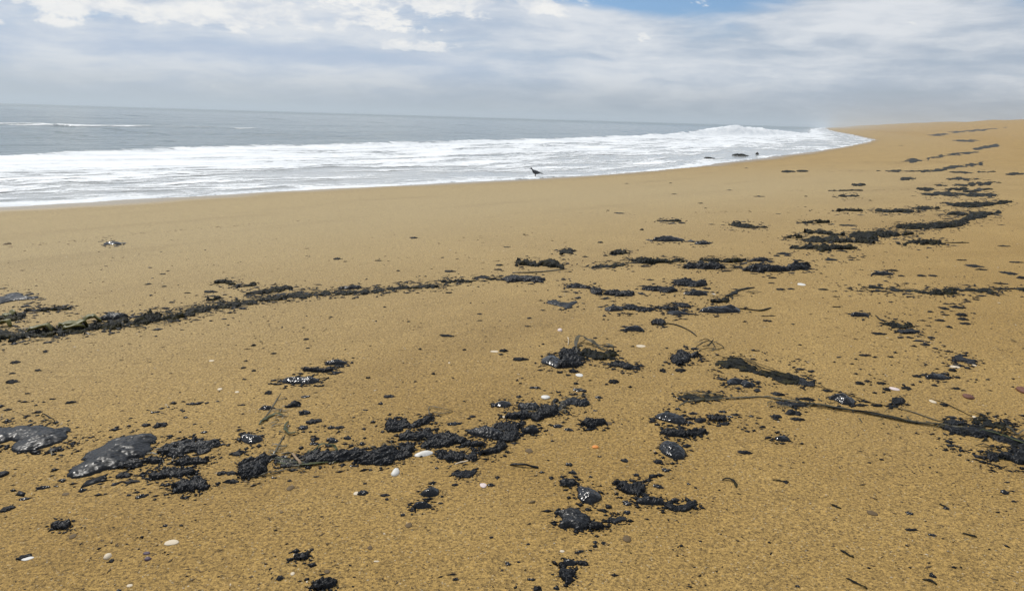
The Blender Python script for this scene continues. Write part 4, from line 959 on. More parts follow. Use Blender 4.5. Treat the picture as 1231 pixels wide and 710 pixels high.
# ----- tile K: the middle distance
K_ = [
 ('slab', [(448, 525), (465, 507), (505, 503), (530, 515), (520, 535), (470, 538)], 'rounded tar bead at the head of a lumpy tar chain', 0.045),
 ('crust', [(530, 515), (570, 502), (620, 515), (685, 525), (640, 540), (580, 528)], 'ragged tar chain trailing from the rounded bead', 0.04),
 ('crust', [(690, 510), (740, 508), (790, 515), (780, 530), (730, 530)], 'short tar crust between the lumpy chain and the whale-shaped lump', 0.04),
 ('crust', [(770, 490), (820, 495), (850, 510), (830, 520)], 'small crumbling tar wedge above the short crust', 0.03),
 ('slab', [(750, 535), (800, 530), (850, 545), (875, 552), (820, 555), (770, 555)], 'low greyish tar tongue below the short crust', 0.03),
 ('smooth', [(905, 525), (930, 505), (990, 498), (1060, 500), (1095, 520), (1080, 538), (1000, 547), (930, 540)], 'big whale-shaped smooth tar lump with a thin weed tail', 0.07),
 ('weed', [(960, 490), (990, 474), (1030, 472), (1040, 485), (1000, 498)], 'mossy weed knob resting behind the whale-shaped lump', 0.05),
 ('smooth', [(543, 625), (555, 605), (585, 597), (615, 610), (632, 625), (600, 633), (560, 633)], 'neat dome of glossy tar standing alone on the sand', 0.045),
 ('crust', [(673, 590), (700, 573), (730, 588), (725, 602), (690, 602)], 'small dark tar knob near the neat glossy dome', 0.04),
 ('crust', [(778, 400), (800, 375), (850, 370), (890, 385), (930, 405), (880, 420), (820, 412)], 'craggy tar mound above a smaller mound with a white shell', 0.08),
 ('slab', [(835, 450), (870, 435), (910, 435), (940, 452), (890, 462)], 'smaller tar mound with a white shell at its tip', 0.05),
 ('crust', [(625, 428), (660, 412), (740, 412), (785, 432), (760, 448), (715, 445), (680, 432)], 'low jagged tar crust beside the craggy mound', 0.05),
 ('crust', [(270, 420), (300, 402), (345, 410), (380, 428), (340, 425)], 'thin peaked tar scrap at one end of a weed thread', 0.04),
 ('crust', [(385, 440), (390, 422), (415, 420), (425, 450), (400, 456)], 'tiny upright tar clot midway along a weed thread', 0.04),
 ('crust', [(440, 450), (470, 432), (520, 432), (580, 452), (550, 465), (500, 462)], 'humped tar crust at the other end of the weed thread', 0.055),
 ('slab', [(165, 490), (210, 480), (250, 495), (310, 482), (285, 505), (270, 525), (235, 512)], 'tar piece shaped like a bird with spread wings', 0.03),
 ('crust', [(-40, 375), (0, 355), (60, 360), (100, 365), (145, 380), (135, 400), (80, 392), (0, 395), (-30, 390)], 'bluish tar bar below the bristly black weed bank', 0.06),
 ('weed', [(20, 300), (40, 290), (80, 300), (140, 295), (185, 288), (215, 300), (250, 325), (240, 335), (200, 320), (140, 318), (60, 315)], 'bristly black weed bank above the bluish tar bar', 0.09),
 ('weed', [(385, 325), (430, 310), (480, 315), (530, 302), (555, 310), (500, 322), (440, 325)], 'sinuous weed strip leading to the two-headed weed bar', 0.04),
 ('weed', [(585, 280), (600, 270), (640, 278), (700, 285), (760, 290), (790, 278), (825, 290), (800, 302), (740, 298), (660, 302), (600, 300)], 'two-headed dark weed bar, thick at both ends', 0.09),
 ('weed', [(910, 285), (960, 278), (1010, 288), (1080, 280), (1120, 290), (1080, 298), (1000, 298), (930, 292)], 'long thin weed bar behind a craggy tar bank', 0.07),
 ('crust', [(835, 325), (860, 300), (920, 308), (960, 295), (1000, 310), (1010, 328), (960, 335), (900, 332)], 'craggy tar bank in front of the long thin weed bar', 0.09),
 ('crust', [(1125, 335), (1155, 318), (1205, 312), (1265, 320), (1325, 325), (1345, 300), (1375, 292), (1420, 300), (1423, 325), (1365, 332), (1315, 340), (1255, 345), (1185, 350)], 'wide tar bank rising to a knob at one end', 0.10),
 ('slab', [(1145, 290), (1190, 278), (1235, 288), (1190, 298)], 'flat bluish tar cake behind the wide tar bank', 0.06),
 ('smooth', [(678, 190), (710, 178), (760, 173), (790, 182), (828, 190), (780, 202), (720, 200)], 'spindle-shaped tar mound standing alone on clean sand', 0.10),
 ('slab', [(880, 210), (895, 200), (930, 200), (946, 210), (910, 217)], 'small flat tar mound beside the spindle-shaped mound', 0.07),
 ('weed', [(475, 258), (495, 243), (525, 240), (565, 258), (520, 263)], 'small dark weed mound with pointed ends', 0.08),
 ('weed', [(225, 262), (235, 240), (260, 230), (300, 240), (285, 255), (250, 258)], 'loose arch of dark weed on clean sand', 0.06),
 ('weed', [(1050, 118), (1090, 105), (1120, 115), (1170, 128), (1220, 132), (1180, 138), (1110, 135), (1080, 122)], 'slanting feathery weed piece on clean sand beyond the tar banks', 0.08),
 ('weed', [(705, 100), (740, 94), (800, 97), (795, 105), (750, 107)], 'thin flat weed piece with a small chip at its end', 0.05)]
for st, pts, lab, hh in K_:
    w = st == 'weed'
    patch('seaweed_clump' if w else 'tar_patch', 'K', st, pts, lab, 'seaweed' if w else T, h=hh * 0.75, holes=0.6)
blade('K', [(0, 352), (100, 352), (200, 342), (252, 336)], 0.03, 'thin weed stem lying below the bristly black weed bank', mat=M_OLIVE, thick=0.01)
blade('K', [(340, 418), (400, 430), (470, 444)], 0.02, 'weed thread joining three tar pieces', mat=M_WRACK, thick=0.008)
blade('K', [(1090, 525), (1150, 532), (1200, 536), (1245, 522)], 0.02, 'thin weed tail of the whale-shaped lump', mat=M_WRACK, thick=0.01)
blade('K', [(1030, 468), (1065, 455), (1090, 438), (1165, 424)], 0.045, 'frayed weed branch rising behind the whale-shaped lump', mat=M_WRACK, thick=0.012)
blade('K', [(560, 308), (640, 298), (740, 300), (800, 300)], 0.03, 'olive stem along the foot of the two-headed weed bar', mat=M_OLIVE, thick=0.012)
blade('K', [(720, 595), (790, 605), (850, 630), (890, 660)], 0.012, 'wispy weed thread from the small dark knob toward the craggy lump', mat=M_WRACK, thick=0.006)
for e in [(820, 111, 18, 5), (1090, 322, 28, 8), (1035, 342, 26, 5), (425, 204, 13, 6), (450, 267, 13, 6), (350, 273, 15, 5), (85, 568, 15, 6), (75, 608, 15, 5), (940, 425, 22, 8), (665, 384, 18, 5), (520, 63, 26, 5), (565, 548, 25, 5), (625, 142, 10, 8), (440, 575, 8, 5), (445, 558, 10, 5), (400, 664, 10, 5), (315, 515, 8, 5), (245, 379, 10, 4), (150, 693, 10, 5), (1222, 580, 14, 8), (1220, 560, 20, 3)]:
    lump('K', e)

# ----- tile L and M: the winding wrack line toward the dune
LW = 'flat clump of dark weed in the winding wrack line toward the dune'; LWG = 'clumps of the winding wrack line'
L_ = [[(335, 50), (355, 40), (395, 45), (435, 48), (430, 55), (360, 53)],
      [(490, 48), (540, 42), (580, 50), (640, 40), (700, 48), (705, 58), (640, 58), (560, 56)],
      [(685, 38), (720, 28), (770, 30), (805, 38), (760, 46)],
      [(845, 60), (900, 55), (960, 58), (1000, 60), (970, 78), (930, 72), (870, 70)],
      [(985, 58), (1060, 56), (1110, 50), (1105, 62), (1030, 75), (980, 92), (940, 108), (915, 100), (945, 82)],
      [(900, 98), (940, 100), (900, 122), (850, 132), (780, 138), (740, 135), (760, 118), (830, 108)],
      [(610, 122), (680, 113), (740, 116), (770, 122), (740, 140), (690, 142), (640, 136)],
      [(850, 12), (920, 15), (970, 8), (1020, 15), (1010, 36), (960, 40), (900, 30)],
      [(1000, 20), (1040, 20), (1100, 8), (1155, 2), (1130, 12), (1050, 28), (1020, 36)],
      [(390, 165), (420, 155), (480, 148), (520, 145), (560, 150), (530, 170), (510, 190), (450, 190), (400, 182)],
      [(520, 160), (560, 150), (650, 153), (735, 150), (640, 172), (560, 178)],
      [(190, 150), (240, 145), (300, 155), (350, 172), (300, 168), (220, 160)],
      [(160, 178), (220, 172), (300, 180), (340, 188), (330, 208), (250, 205), (190, 200)],
      [(330, 188), (390, 185), (480, 190), (500, 210), (420, 207), (350, 205)],
      [(110, 222), (170, 215), (230, 210), (300, 215), (300, 240), (260, 258), (210, 245), (170, 238)],
      [(290, 216), (360, 224), (420, 230), (360, 238), (300, 240)],
      [(80, 178), (120, 176), (155, 182), (120, 187)],
      [(165, 110), (220, 105), (285, 108), (220, 114)]]
for pts in L_:
    patch('seaweed_clump', 'L', 'weed', pts, LW, 'seaweed', LWG, h=0.075, holes=0.55)
strip('seaweed_clump', 'L', [(625, 207, 5), (690, 200, 8), (750, 205, 6), (820, 206, 9), (845, 208, 4)], 7, 'weed', 'straight weed strip set apart in front of the winding wrack line', h=0.06)
blade('L', [(850, 208), (900, 209), (965, 208)], 0.03, 'thin stem continuing the straight weed strip', mat=M_WRACK, thick=0.012)
strip('seaweed_clump', 'L', [(465, 418, 4), (560, 424, 5), (680, 438, 7), (780, 450, 6)], 6, 'weed', 'long thin slanting weed strand with crumbs beneath it', h=0.02)
strip('seaweed_clump', 'L', [(790, 454, 6), (840, 448, 11), (910, 448, 9)], 9, 'weed', 'tarry knot where two thin weed strands meet', h=0.03)
strip('seaweed_clump', 'L', [(850, 431, 4), (960, 430, 6), (1040, 434, 8), (1110, 450, 5)], 6, 'weed', 'long level weed strand near a scatter of tar crumbs', h=0.025)
strip('seaweed_clump', 'L', [(1090, 427, 4), (1170, 428, 4), (1290, 430, 4)], 4, 'weed', 'thin level weed strand running out past the tarry knot', h=0.02)
patch('tar_lump', 'L', 'smooth', [(398, 548), (420, 540), (460, 542), (482, 555), (450, 563), (410, 560)], 'lone flat oval tar lump near a weedy tar clump', h=0.032)
patch('tar_lump', 'L', 'smooth', [(498, 355), (530, 345), (590, 352), (590, 360), (540, 364)], 'flat tar lens in front of the straight weed strip')
patch('tar_patch', 'L', 'weed', [(555, 590), (590, 585), (640, 597), (685, 595), (680, 612), (630, 620), (590, 608)], 'weedy tar clump with a thin curved stem at one end', h=0.032)
blade('L', [(515, 558), (535, 578), (565, 592)], 0.010, 'thin curved stem at the end of the weedy tar clump', mat=M_WRACK, thick=0.006)
patch('tar_patch', 'L', 'crust', [(630, 632), (670, 620), (725, 632), (690, 642), (650, 645)], 'thin tar scrap just below the weedy tar clump', h=0.02)
SC1 = 'tar crumb in the scatter below the level weed strand'; SC1G = 'tar crumbs below the level weed strand'
for e in [(910, 515, 30, 9), (845, 520, 20, 8), (930, 550, 24, 12), (830, 580, 22, 6), (870, 610, 15, 8), (780, 537, 13, 6), (950, 595, 22, 6), (940, 572, 22, 8), (855, 500, 16, 5), (965, 488, 14, 5), (1003, 480, 12, 5), (770, 605, 14, 4), (850, 552, 16, 5)]:
    lump('L', e, 'tar_fragment', SC1, T, SC1G)
for e in [(533, 642, 32, 8), (680, 662, 16, 5), (600, 340, 28, 5), (640, 365, 18, 5), (738, 363, 20, 7), (793, 365, 18, 5), (997, 316, 36, 8), (1025, 335, 28, 5), (1170, 350, 36, 10), (1195, 300, 28, 5), (935, 290, 25, 4), (1135, 222, 24, 4), (1115, 402, 24, 5), (265, 430, 26, 6), (80, 258, 35, 7), (40, 268, 18, 6), (305, 285, 30, 8), (390, 122, 40, 5), (150, 292, 26, 5), (510, 440, 28, 5), (560, 440, 20, 5), (620, 438, 24, 6), (330, 515, 22, 4), (325, 466, 16, 3), (590, 491, 10, 4), (760, 695, 18, 5), (700, 632, 26, 5), (20, 375, 26, 5), (15, 400, 16, 4), (60, 430, 20, 6), (110, 428, 18, 5), (15, 558, 18, 4), (8, 582, 14, 7), (118, 598, 8, 4), (150, 697, 8, 4), (400, 278, 20, 4), (455, 276, 10, 4), (680, 465, 16, 4), (1225, 375, 20, 8)]:
    lump('L', e)
MW = 'thin far strip of dark weed on the upper beach'; MWG = 'far weed strips on the upper beach'
M_ = [[(760, 376, 4), (830, 372, 7), (920, 374, 8)], [(920, 374, 8), (1000, 376, 9), (1085, 380, 5)], [(950, 362, 5), (1010, 350, 7), (1060, 345, 4)], [(860, 349, 4), (920, 350, 4), (960, 347, 4)], [(830, 332, 3), (960, 332, 5), (1030, 322, 5), (1095, 314, 4)],
      [(870, 302, 4), (950, 302, 7), (1015, 297, 4)], [(890, 268, 3), (980, 270, 4), (1070, 265, 3)], [(720, 263, 4), (790, 261, 6), (850, 252, 5)], [(850, 250, 4), (930, 240, 6), (1020, 225, 4)], [(640, 216, 2), (740, 213, 3), (830, 190, 3)], [(840, 190, 3), (920, 178, 4), (1000, 170, 5)],
      [(625, 303, 4), (660, 298, 5), (712, 296, 4)], [(725, 348, 4), (760, 349, 5), (795, 349, 3)], [(410, 328, 4), (432, 328, 5), (455, 328, 4)], [(72, 265, 3), (95, 265, 4), (118, 265, 3)], [(145, 263, 3), (165, 263, 3), (185, 262, 3)], [(1000, 155, 3), (1050, 147, 3), (1100, 140, 4)], [(1150, 278, 3), (1185, 276, 4), (1225, 274, 3)],
      [(350, 382, 3), (390, 381, 4), (430, 380, 3)], [(780, 90, 3), (820, 88, 4), (860, 86, 3)], [(890, 75, 2), (1000, 68, 3), (1130, 55, 3)], [(300, 358, 2), (360, 356, 3), (440, 355, 2)], [(540, 262, 2), (620, 262, 3), (700, 263, 3)], [(900, 115, 2), (960, 118, 4), (1000, 116, 2)]]
for l in M_:
    strip('seaweed_clump', 'M', l, 4, 'weed', MW, MWG, h=0.05, holes=1.1)
for e in [(612, 72, 9, 5), (650, 68, 6, 5), (768, 66, 6, 6), (790, 65, 6, 6), (815, 63, 8, 7), (995, 46, 5, 6), (640, 138, 9, 6), (850, 88, 9, 6), (318, 387, 9, 3), (180, 384, 9, 3), (490, 404, 6, 3)]:
    lump('M', e, 'seaweed_tuft', 'far small dark tuft of debris on the upper beach', 'seaweed', 'far debris tufts on the upper beach', M_WRACK)
for e in [(550, 322, 10, 3), (762, 320, 8, 3), (780, 373, 14, 3), (908, 417, 12, 4), (1195, 384, 28, 4), (930, 441, 8, 3), (58, 568, 8, 4), (1045, 354, 12, 3), (460, 452, 8, 4), (1128, 248, 8, 3)]:
    lump('N', e, 'seaweed_tuft', 'small flat weed tuft on the smooth lower beach', 'seaweed', 'weed tufts on the lower beach', M_WRACK)

# weed washing about in the foam edge
def floating(tile, c, rx, h, label):
    px = photo(tile, [c])[0]; a, s = rays(px[0], px[1]); r = -(EYE - 0.05) / float(s)
    o = bpy.data.objects.new('seaweed_clump', lump_data(M_WRACK, 'tar')[NL[0] % 7]); NL[0] += 1; COL.objects.link(o)
    o.location = (r * math.sin(a), r * math.cos(a), 0.04); w = rx * K4 * r / FPX
    o.scale = (w, w * 0.8, h); o.rotation_euler = (0, 0, NL[0]); return tag(o, label, 'seaweed')
floating('N', (1103, 186), 38, 0.10, 'long dark seaweed raft drifting in the white surf')
floating('N', (1180, 180), 9, 0.12, 'small dark seaweed ball drifting beside the long raft in the surf')
floating('N', (950, 200), 26, 0.08, 'low dark seaweed patch awash in the foam')

# ------------------------------------------------------------------ crumbs nobody could count
OCT = np.array([(1, 0, 0), (0, 1, 0), (-1, 0, 0), (0, -1, 0), (0, 0, 1), (0, 0, -0.4)], float)
OCF = np.array([(0, 1, 4), (1, 2, 4), (2, 3, 4), (3, 0, 4), (1, 0, 5), (2, 1, 5), (3, 2, 5), (0, 3, 5)])

def scatter(name, px, py, size_px, mat, label, cat, flat=0.55, long=1.6, floor=0.0011):
    p = at(px, py); n = len(p)
    dist = np.hypot(p[:, 0], p[:, 1]); mpp = np.hypot(dist, 1.1) / FPX
    s = np.maximum(np.asarray(size_px) * mpp, floor)
    r = np.random.default_rng(5 + n)
    a = r.uniform(0, 6.28, n); k = r.uniform(1, long, n)
    v = OCT[None] * (1 + r.uniform(-0.35, 0.35, (n, 6, 1)))
    v = v * np.stack([s * k, s / k ** 0.5, np.minimum(s, 0.012) * flat], -1)[:, None]
    x = v[..., 0] * np.cos(a)[:, None] - v[..., 1] * np.sin(a)[:, None]; y = v[..., 0] * np.sin(a)[:, None] + v[..., 1] * np.cos(a)[:, None]
    V = np.stack([x, y, v[..., 2]], -1) + p[:, None]
    F = (OCF[None] + (np.arange(n) * 6)[:, None, None]).reshape(-1, 3)
    o = mesh_obj(name, V.reshape(-1, 3), F, mat, smooth=False)
    return tag(o, label, cat, kind='stuff')

def along(lines, n, spread):
    xs = []; ys = []
    for tile, l, w in lines:
        P = photo(tile, l); seg = np.hypot(*np.diff(P, axis=0).T); L = seg.sum(); m = max(int(n * L / 100 * w), 2)
        u = RNG.uniform(0, L, m); cum = np.concatenate([[0], np.cumsum(seg)])
        x = np.interp(u, cum, P[:, 0]); y = np.interp(u, cum, P[:, 1])
        dy = np.maximum(y - (124 + 0.0295 * x), 4) / 300
        xs.append(x + RNG.normal(0, spread * 3, m)); ys.append(y + RNG.normal(0, spread, m) * (0.4 + dy * 2))
    return np.concatenate(xs), np.concatenate(ys)

# round the tar
F_ = np.array(FOOT); near = F_[(F_[:, 1] > 230)]
cx = []; cy = []
for x, y, rx, ry in near:
    m = int(20 + rx * 2.0 + (y > 400) * rx * 2.2)
    a = RNG.uniform(0, 6.28, m); k = 0.85 + np.abs(RNG.normal(0, 0.32, m))
    cx.append(x + np.cos(a) * rx * k + RNG.normal(0, 2, m)); cy.append(y + np.sin(a) * ry * k + RNG.normal(0, 1.2, m) * (0.4 + (y - 150) / 300))
x1, y1 = along([('I', [(-20, 525), (250, 505), (500, 470), (700, 440), (900, 410), (1231, 360)], 3.2), ('J', [(0, 350), (200, 330), (500, 310), (900, 280), (1231, 240)], 2.0),
                ('F', [(20, 460), (150, 480), (400, 480), (550, 520)], 3), ('F', [(400, 600), (700, 560), (1000, 540), (1231, 440)], 4), ('G', [(0, 400), (200, 360), (330, 300), (310, 220)], 4),
                ('G', [(640, 175), (760, 180), (900, 80)], 1.5), ('G', [(850, 400), (1000, 420), (1200, 430)], 3), ('H', [(420, 250), (560, 245), (700, 262)], 2), ('H', [(640, 10), (760, 50), (990, 150), (900, 180)], 2), ('H', [(690, 125), (800, 155), (900, 190)], 1.5),
                ('C', [(700, 60), (740, 120), (640, 210)], 3), ('C', [(560, 270), (540, 340), (430, 400), (400, 480), (280, 560), (230, 690)], 2.5), ('A', [(10, 320), (200, 210), (330, 160)], 2), ('A', [(540, 190), (700, 150), (860, 190), (1020, 180)], 3),
                ('E', [(0, 420), (100, 380), (200, 370)], 3), ('E', [(690, 400), (800, 350), (1000, 340)], 1.5), ('L', [(300, 430), (560, 450), (800, 470), (1000, 480)], 2), ('L', [(830, 500), (940, 540), (940, 600)], 3), ('L', [(600, 560), (760, 600), (800, 690)], 2),
                ('K', [(180, 380), (340, 420), (600, 460)], 1.5), ('K', [(640, 540), (800, 520), (1000, 460), (1200, 430)], 1.5), ('L', [(0, 270), (200, 290), (460, 280)], 2), ('L', [(60, 62), (330, 60), (700, 60), (840, 60)], 1.2), ('L', [(80, 180), (400, 170), (700, 150), (1000, 80)], 2)], 24, 3.0)
cx.append(x1); cy.append(y1)
cx = np.concatenate(cx); cy = np.concatenate(cy)
ok = (cy > 200) & (cy < 730) & (cx > -40) & (cx < 1280); cx, cy = cx[ok], cy[ok]
scatter('tar_crumbs', cx, cy, RNG.gamma(1.2, 0.95, len(cx)) + 0.3, M_CRUST, 'tiny black tar crumbs strewn round the tar patches and wrack lines', 'tar')

n = 6000
fx = RNG.uniform(-40, 1270, n); fy = 300 + 430 * RNG.uniform(0, 1, n) ** 0.85
ok = fbm(fx / 110, fy / 55, 140, 4) + RNG.uniform(-0.16, 0.16, n) > 0.56
scatter('tar_specks', fx[ok], fy[ok], RNG.gamma(1.3, 0.5, ok.sum()) + 0.3, M_CRUST, 'sparse black tar specks dotted over the open sand', 'tar')
# brown flecks everywhere on the dry sand, densest in drifts
n = 14000
fx = RNG.uniform(-60, 1300, n); u = RNG.uniform(0, 1, n); fy = 250 + 490 * u ** 0.9
w = fbm(fx / 150, fy / 60, 90, 4)
ok = (w + RNG.uniform(-0.2, 0.2, n) > 0.50) & (fy > 262 + (fx < 600) * 20)
scatter('weed_flecks', fx[ok], fy[ok], RNG.gamma(1.6, 0.34, ok.sum()) + 0.22, M_BROWN, 'tiny brown weed and grit flecks scattered thinly over the sand', 'debris', 0.4, 2.2)
n = 2600
fx = RNG.uniform(-60, 1300, n); fy = 290 + 450 * RNG.uniform(0, 1, n) ** 0.8
scatter('shell_grit', fx, fy, RNG.gamma(2.0, 0.18, n) + 0.15, M_PALE, 'tiny pale shell grit scattered thinly over the sand', 'shell grit', 0.4, 2.0)
# the faint old tide line and the smooth lower beach
x2, y2 = along([('I', [(-30, 118), (200, 92), (500, 62), (800, 32), (1231, -2)], 5), ('J', [(0, -2), (300, -25)], 2), ('K', [(0, 245), (300, 235), (500, 262), (700, 258)], 2), ('K', [(290, 62), (520, 66), (600, 75)], 3), ('L', [(-400, 60), (60, 60), (330, 62)], 3),
                ('M', [(80, 358), (440, 356), (720, 350)], 3), ('M', [(90, 265), (540, 263), (720, 262)], 4), ('M', [(300, 382), (430, 381)], 2), ('M', [(860, 390), (1000, 300), (1060, 260)], 3)], 9, 0.5)
scatter('tide_line_flecks', x2, y2, RNG.gamma(2.0, 0.25, len(x2)) + 0.2, M_BROWN, 'thin trail of dark specks left along an older tide line', 'debris', 0.35, 2.5)

# short eelgrass bits in the wrack lines: real leaves, too many to count
def leaf_bits(name, lines, n, mat, label, ln=(0.02, 0.07), wd=0.0035, spread=1.6, lift=0.009):
    x, y = along(lines, n, spread); p = at(x, y); m = len(p); r = np.random.default_rng(m)
    dist = np.hypot(p[:, 0], p[:, 1]); sc = 1 + dist * 0.12
    a = r.normal(0.35, 0.7, m); L = r.uniform(*ln, m) * sc; w = wd * sc * r.uniform(0.6, 1.4, m)
    ca, sa = np.cos(a), np.sin(a)
    V = []
    for k, (q, ww, zz) in enumerate([(-1, 0.3, 0.0), (-0.35, 1, 1.0), (0.35, 1, 0.8), (1, 0.25, 0.0)]):
        bend = (q * q) * r.normal(0, 0.25, m) * L
        base = p + np.stack([ca * q * L * 0.5 - sa * bend, sa * q * L * 0.5 + ca * bend, r.uniform(0.002, lift, m) * (0.25 + zz)], -1)
        for s in (-1, 1):
            V.append(base + np.stack([-sa * w * ww * s, ca * w * ww * s, s * w * 0.3 * r.uniform(-1, 1, m)], -1))
    V = np.stack(V, 1)
    f = np.array([(0, 1, 3, 2), (2, 3, 5, 4), (4, 5, 7, 6)])
    F = (f[None] + (np.arange(m) * 8)[:, None, None]).reshape(-1, 4)
    o = mesh_obj(name, V.reshape(-1, 3), F, mat, smooth=False)
    return tag(o, label, 'seaweed', kind='stuff')
leaf_bits('weed_litter', [('I', [(-60, 525), (100, 530), (260, 512), (450, 487), (650, 472), (850, 440), (1050, 392), (1240, 370)], 9), ('J', [(0, 364), (200, 340), (400, 327), (600, 312), (880, 292)], 6), ('J', [(880, 280), (1060, 268), (1231, 250)], 3),
                          ('K', [(20, 302), (140, 300), (240, 325)], 6), ('K', [(390, 322), (600, 290), (820, 290)], 5), ('K', [(910, 285), (1120, 290)], 4), ('L', [(100, 225), (300, 230), (420, 232)], 5), ('L', [(160, 185), (480, 200)], 5), ('L', [(190, 152), (340, 170)], 3),
                          ('L', [(390, 170), (540, 165), (740, 150)], 6), ('L', [(610, 125), (780, 125), (940, 100), (1000, 65), (1110, 55)], 7), ('L', [(850, 20), (1000, 28), (1150, 5)], 6), ('M', [(760, 375), (1000, 375), (1085, 380)], 5),
                          ('L', [(460, 418), (680, 438), (900, 450)], 2), ('L', [(850, 430), (1040, 434), (1110, 450)], 3), ('H', [(860, 452), (1040, 475), (1240, 540)], 5), ('H', [(1000, 415), (1150, 460)], 5), ('H', [(1060, 590), (1240, 590)], 6), ('L', [(860, 60), (990, 62), (980, 90), (850, 125), (640, 130), (450, 165), (250, 190), (200, 230)], 9), ('M', [(880, 300), (1010, 300)], 4), ('M', [(840, 332), (1090, 318)], 4), ('M', [(720, 263), (1020, 228)], 3), ('M', [(890, 268), (1070, 265)], 3), ('K', [(880, 310), (1000, 320), (1231, 325)], 4), ('K', [(960, 480), (1160, 430)], 3)], 11, M_WRACK, 'loose dark weed litter tangled through the wrack lines')
leaf_bits('eelgrass_litter', [('F', [(60, 600), (220, 620), (400, 610)], 6), ('F', [(20, 440), (140, 400)], 2), ('G', [(310, 60), (480, 95)], 4), ('I', [(-60, 520), (150, 525), (430, 485)], 3), ('G', [(800, 300), (1000, 300)], 3), ('F', [(420, 590), (900, 500)], 3), ('F', [(1000, 480), (1231, 470)], 3), ('G', [(0, 400), (200, 370), (340, 310)], 5), ('F', [(100, 300), (160, 460), (90, 590)], 3), ('H', [(0, 320), (600, 410), (1000, 475)], 2), ('E', [(600, 620), (800, 590), (1000, 560)], 2), ('G', [(880, 75), (1010, 70)], 4), ('A', [(860, 190), (980, 190)], 2)], 8, M_OLIVE, 'loose olive eelgrass bits caught among the tar', ln=(0.015, 0.05), wd=0.0022)

# ------------------------------------------------------------------ the bird at the water's edge
def ring_loft(name, rings, mat, parent, m=14):
    """rings: (x, z, half width, half height)"""
    V = []; F = []
    for x, z, hw, hh in rings:
        for j in range(m):
            a = 2 * math.pi * j / m; V.append((x, hw * math.cos(a), z + hh * math.sin(a)))
    n = len(rings)
    for i in range(n - 1):
        for j in range(m):
            k = (j + 1) % m; F.append((i * m + j, (i + 1) * m + j, (i + 1) * m + k, i * m + k))
    F.append(tuple(range(m))); F.append(tuple((n - 1) * m + j for j in range(m))[::-1])
    return mesh_obj(name, V, F, mat, parent)
bp = at([643.8], [213.6])[0]
bird = bpy.data.objects.new('crow', None); COL.objects.link(bird); bird.location = bp; bird.rotation_euler = (0, 0, R(166)); bird.empty_display_size = 0.1
bird.scale = (1.12,) * 3
tag(bird, 'black crow-like bird standing in profile at the edge of the surf', 'bird')
# local +x is forward
body = ring_loft('body', [(-0.13, 0.135, 0.018, 0.010), (-0.10, 0.140, 0.034, 0.026), (-0.05, 0.145, 0.052, 0.046), (0.0, 0.150, 0.060, 0.056), (0.045, 0.160, 0.056, 0.055), (0.08, 0.178, 0.043, 0.046), (0.098, 0.205, 0.032, 0.036), (0.108, 0.232, 0.027, 0.028), (0.120, 0.250, 0.027, 0.027), (0.140, 0.254, 0.023, 0.022), (0.156, 0.251, 0.012, 0.012)], M_BIRD, bird)
ring_loft('beak', [(0.150, 0.251, 0.010, 0.010), (0.170, 0.247, 0.007, 0.007), (0.192, 0.240, 0.002, 0.002)], M_BEAK, bird, 8)
ring_loft('tail', [(-0.09, 0.138, 0.026, 0.012), (-0.15, 0.126, 0.028, 0.007), (-0.215, 0.110, 0.032, 0.005), (-0.235, 0.105, 0.026, 0.003)], M_BIRD, bird, 10)
for s in (-1, 1):
    V = []; F = []; k = 10
    for i in range(k):
        u = i / (k - 1); x = 0.065 - 0.24 * u; top = 0.190 - 0.062 * u; lowz = 0.150 - 0.030 * u - 0.018 * math.sin(math.pi * u) * (1 - u)
        wy = (0.060 * math.sin(math.pi * (0.25 + 0.6 * (1 - u))) + 0.006)
        V += [(x, s * wy * 0.75, top), (x, s * (wy + 0.006), (top + lowz) / 2), (x, s * wy * 0.95, lowz)]
    for i in range(k - 1):
        for j in range(2):
            F.append((i * 3 + j, i * 3 + j + 1, i * 3 + j + 4, i * 3 + j + 3))
    w_ = mesh_obj('wing', V, F, M_BIRD, bird)
    sm = w_.modifiers.new('thick', 'SOLIDIFY'); sm.thickness = 0.008
    lv = [(0.005, s * 0.028, 0.105, 0.016), (0.012, s * 0.028, 0.070, 0.0055), (-0.002, s * 0.028, 0.035, 0.0045), (0.004, s * 0.028, 0.004, 0.0045)]
    V = []; F = []; m = 8
    for x, y, z, rad in lv:
        for j in range(m):
            a = 2 * math.pi * j / m; V.append((x + rad * math.cos(a), y + rad * math.sin(a), z))
    for i in range(3):
        for j in range(m):
            q = (j + 1) % m; F.append((i * m + j, i * m + q, (i + 1) * m + q, (i + 1) * m + j))
    leg = mesh_obj('leg', V, F, M_LEG, bird)
    for ang in (-28, 0, 28, 180):
        c_, s_n = math.cos(R(ang)), math.sin(R(ang)); tl = 0.034 if ang != 180 else 0.018
        tv = [(0.004, s * 0.028 - 0.003, 0.0), (0.004, s * 0.028 + 0.003, 0.0), (0.004, s * 0.028, 0.007), (0.004 + c_ * tl, s * 0.028 + s_n * tl, 0.001)]
        mesh_obj('toe', tv, [(0, 1, 3), (1, 2, 3), (2, 0, 3), (0, 2, 1)], M_LEG, leg)
    bm = bmesh.new(); bmesh.ops.create_uvsphere(bm, u_segments=8, v_segments=6, radius=0.004)
    me = bpy.data.meshes.new('eye'); bm.to_mesh(me); bm.free(); me.materials.append(M_BEAK)
    e_ = bpy.data.objects.new('eye', me); COL.objects.link(e_); e_.parent = bird; e_.location = (0.140, s * 0.0215, 0.258)

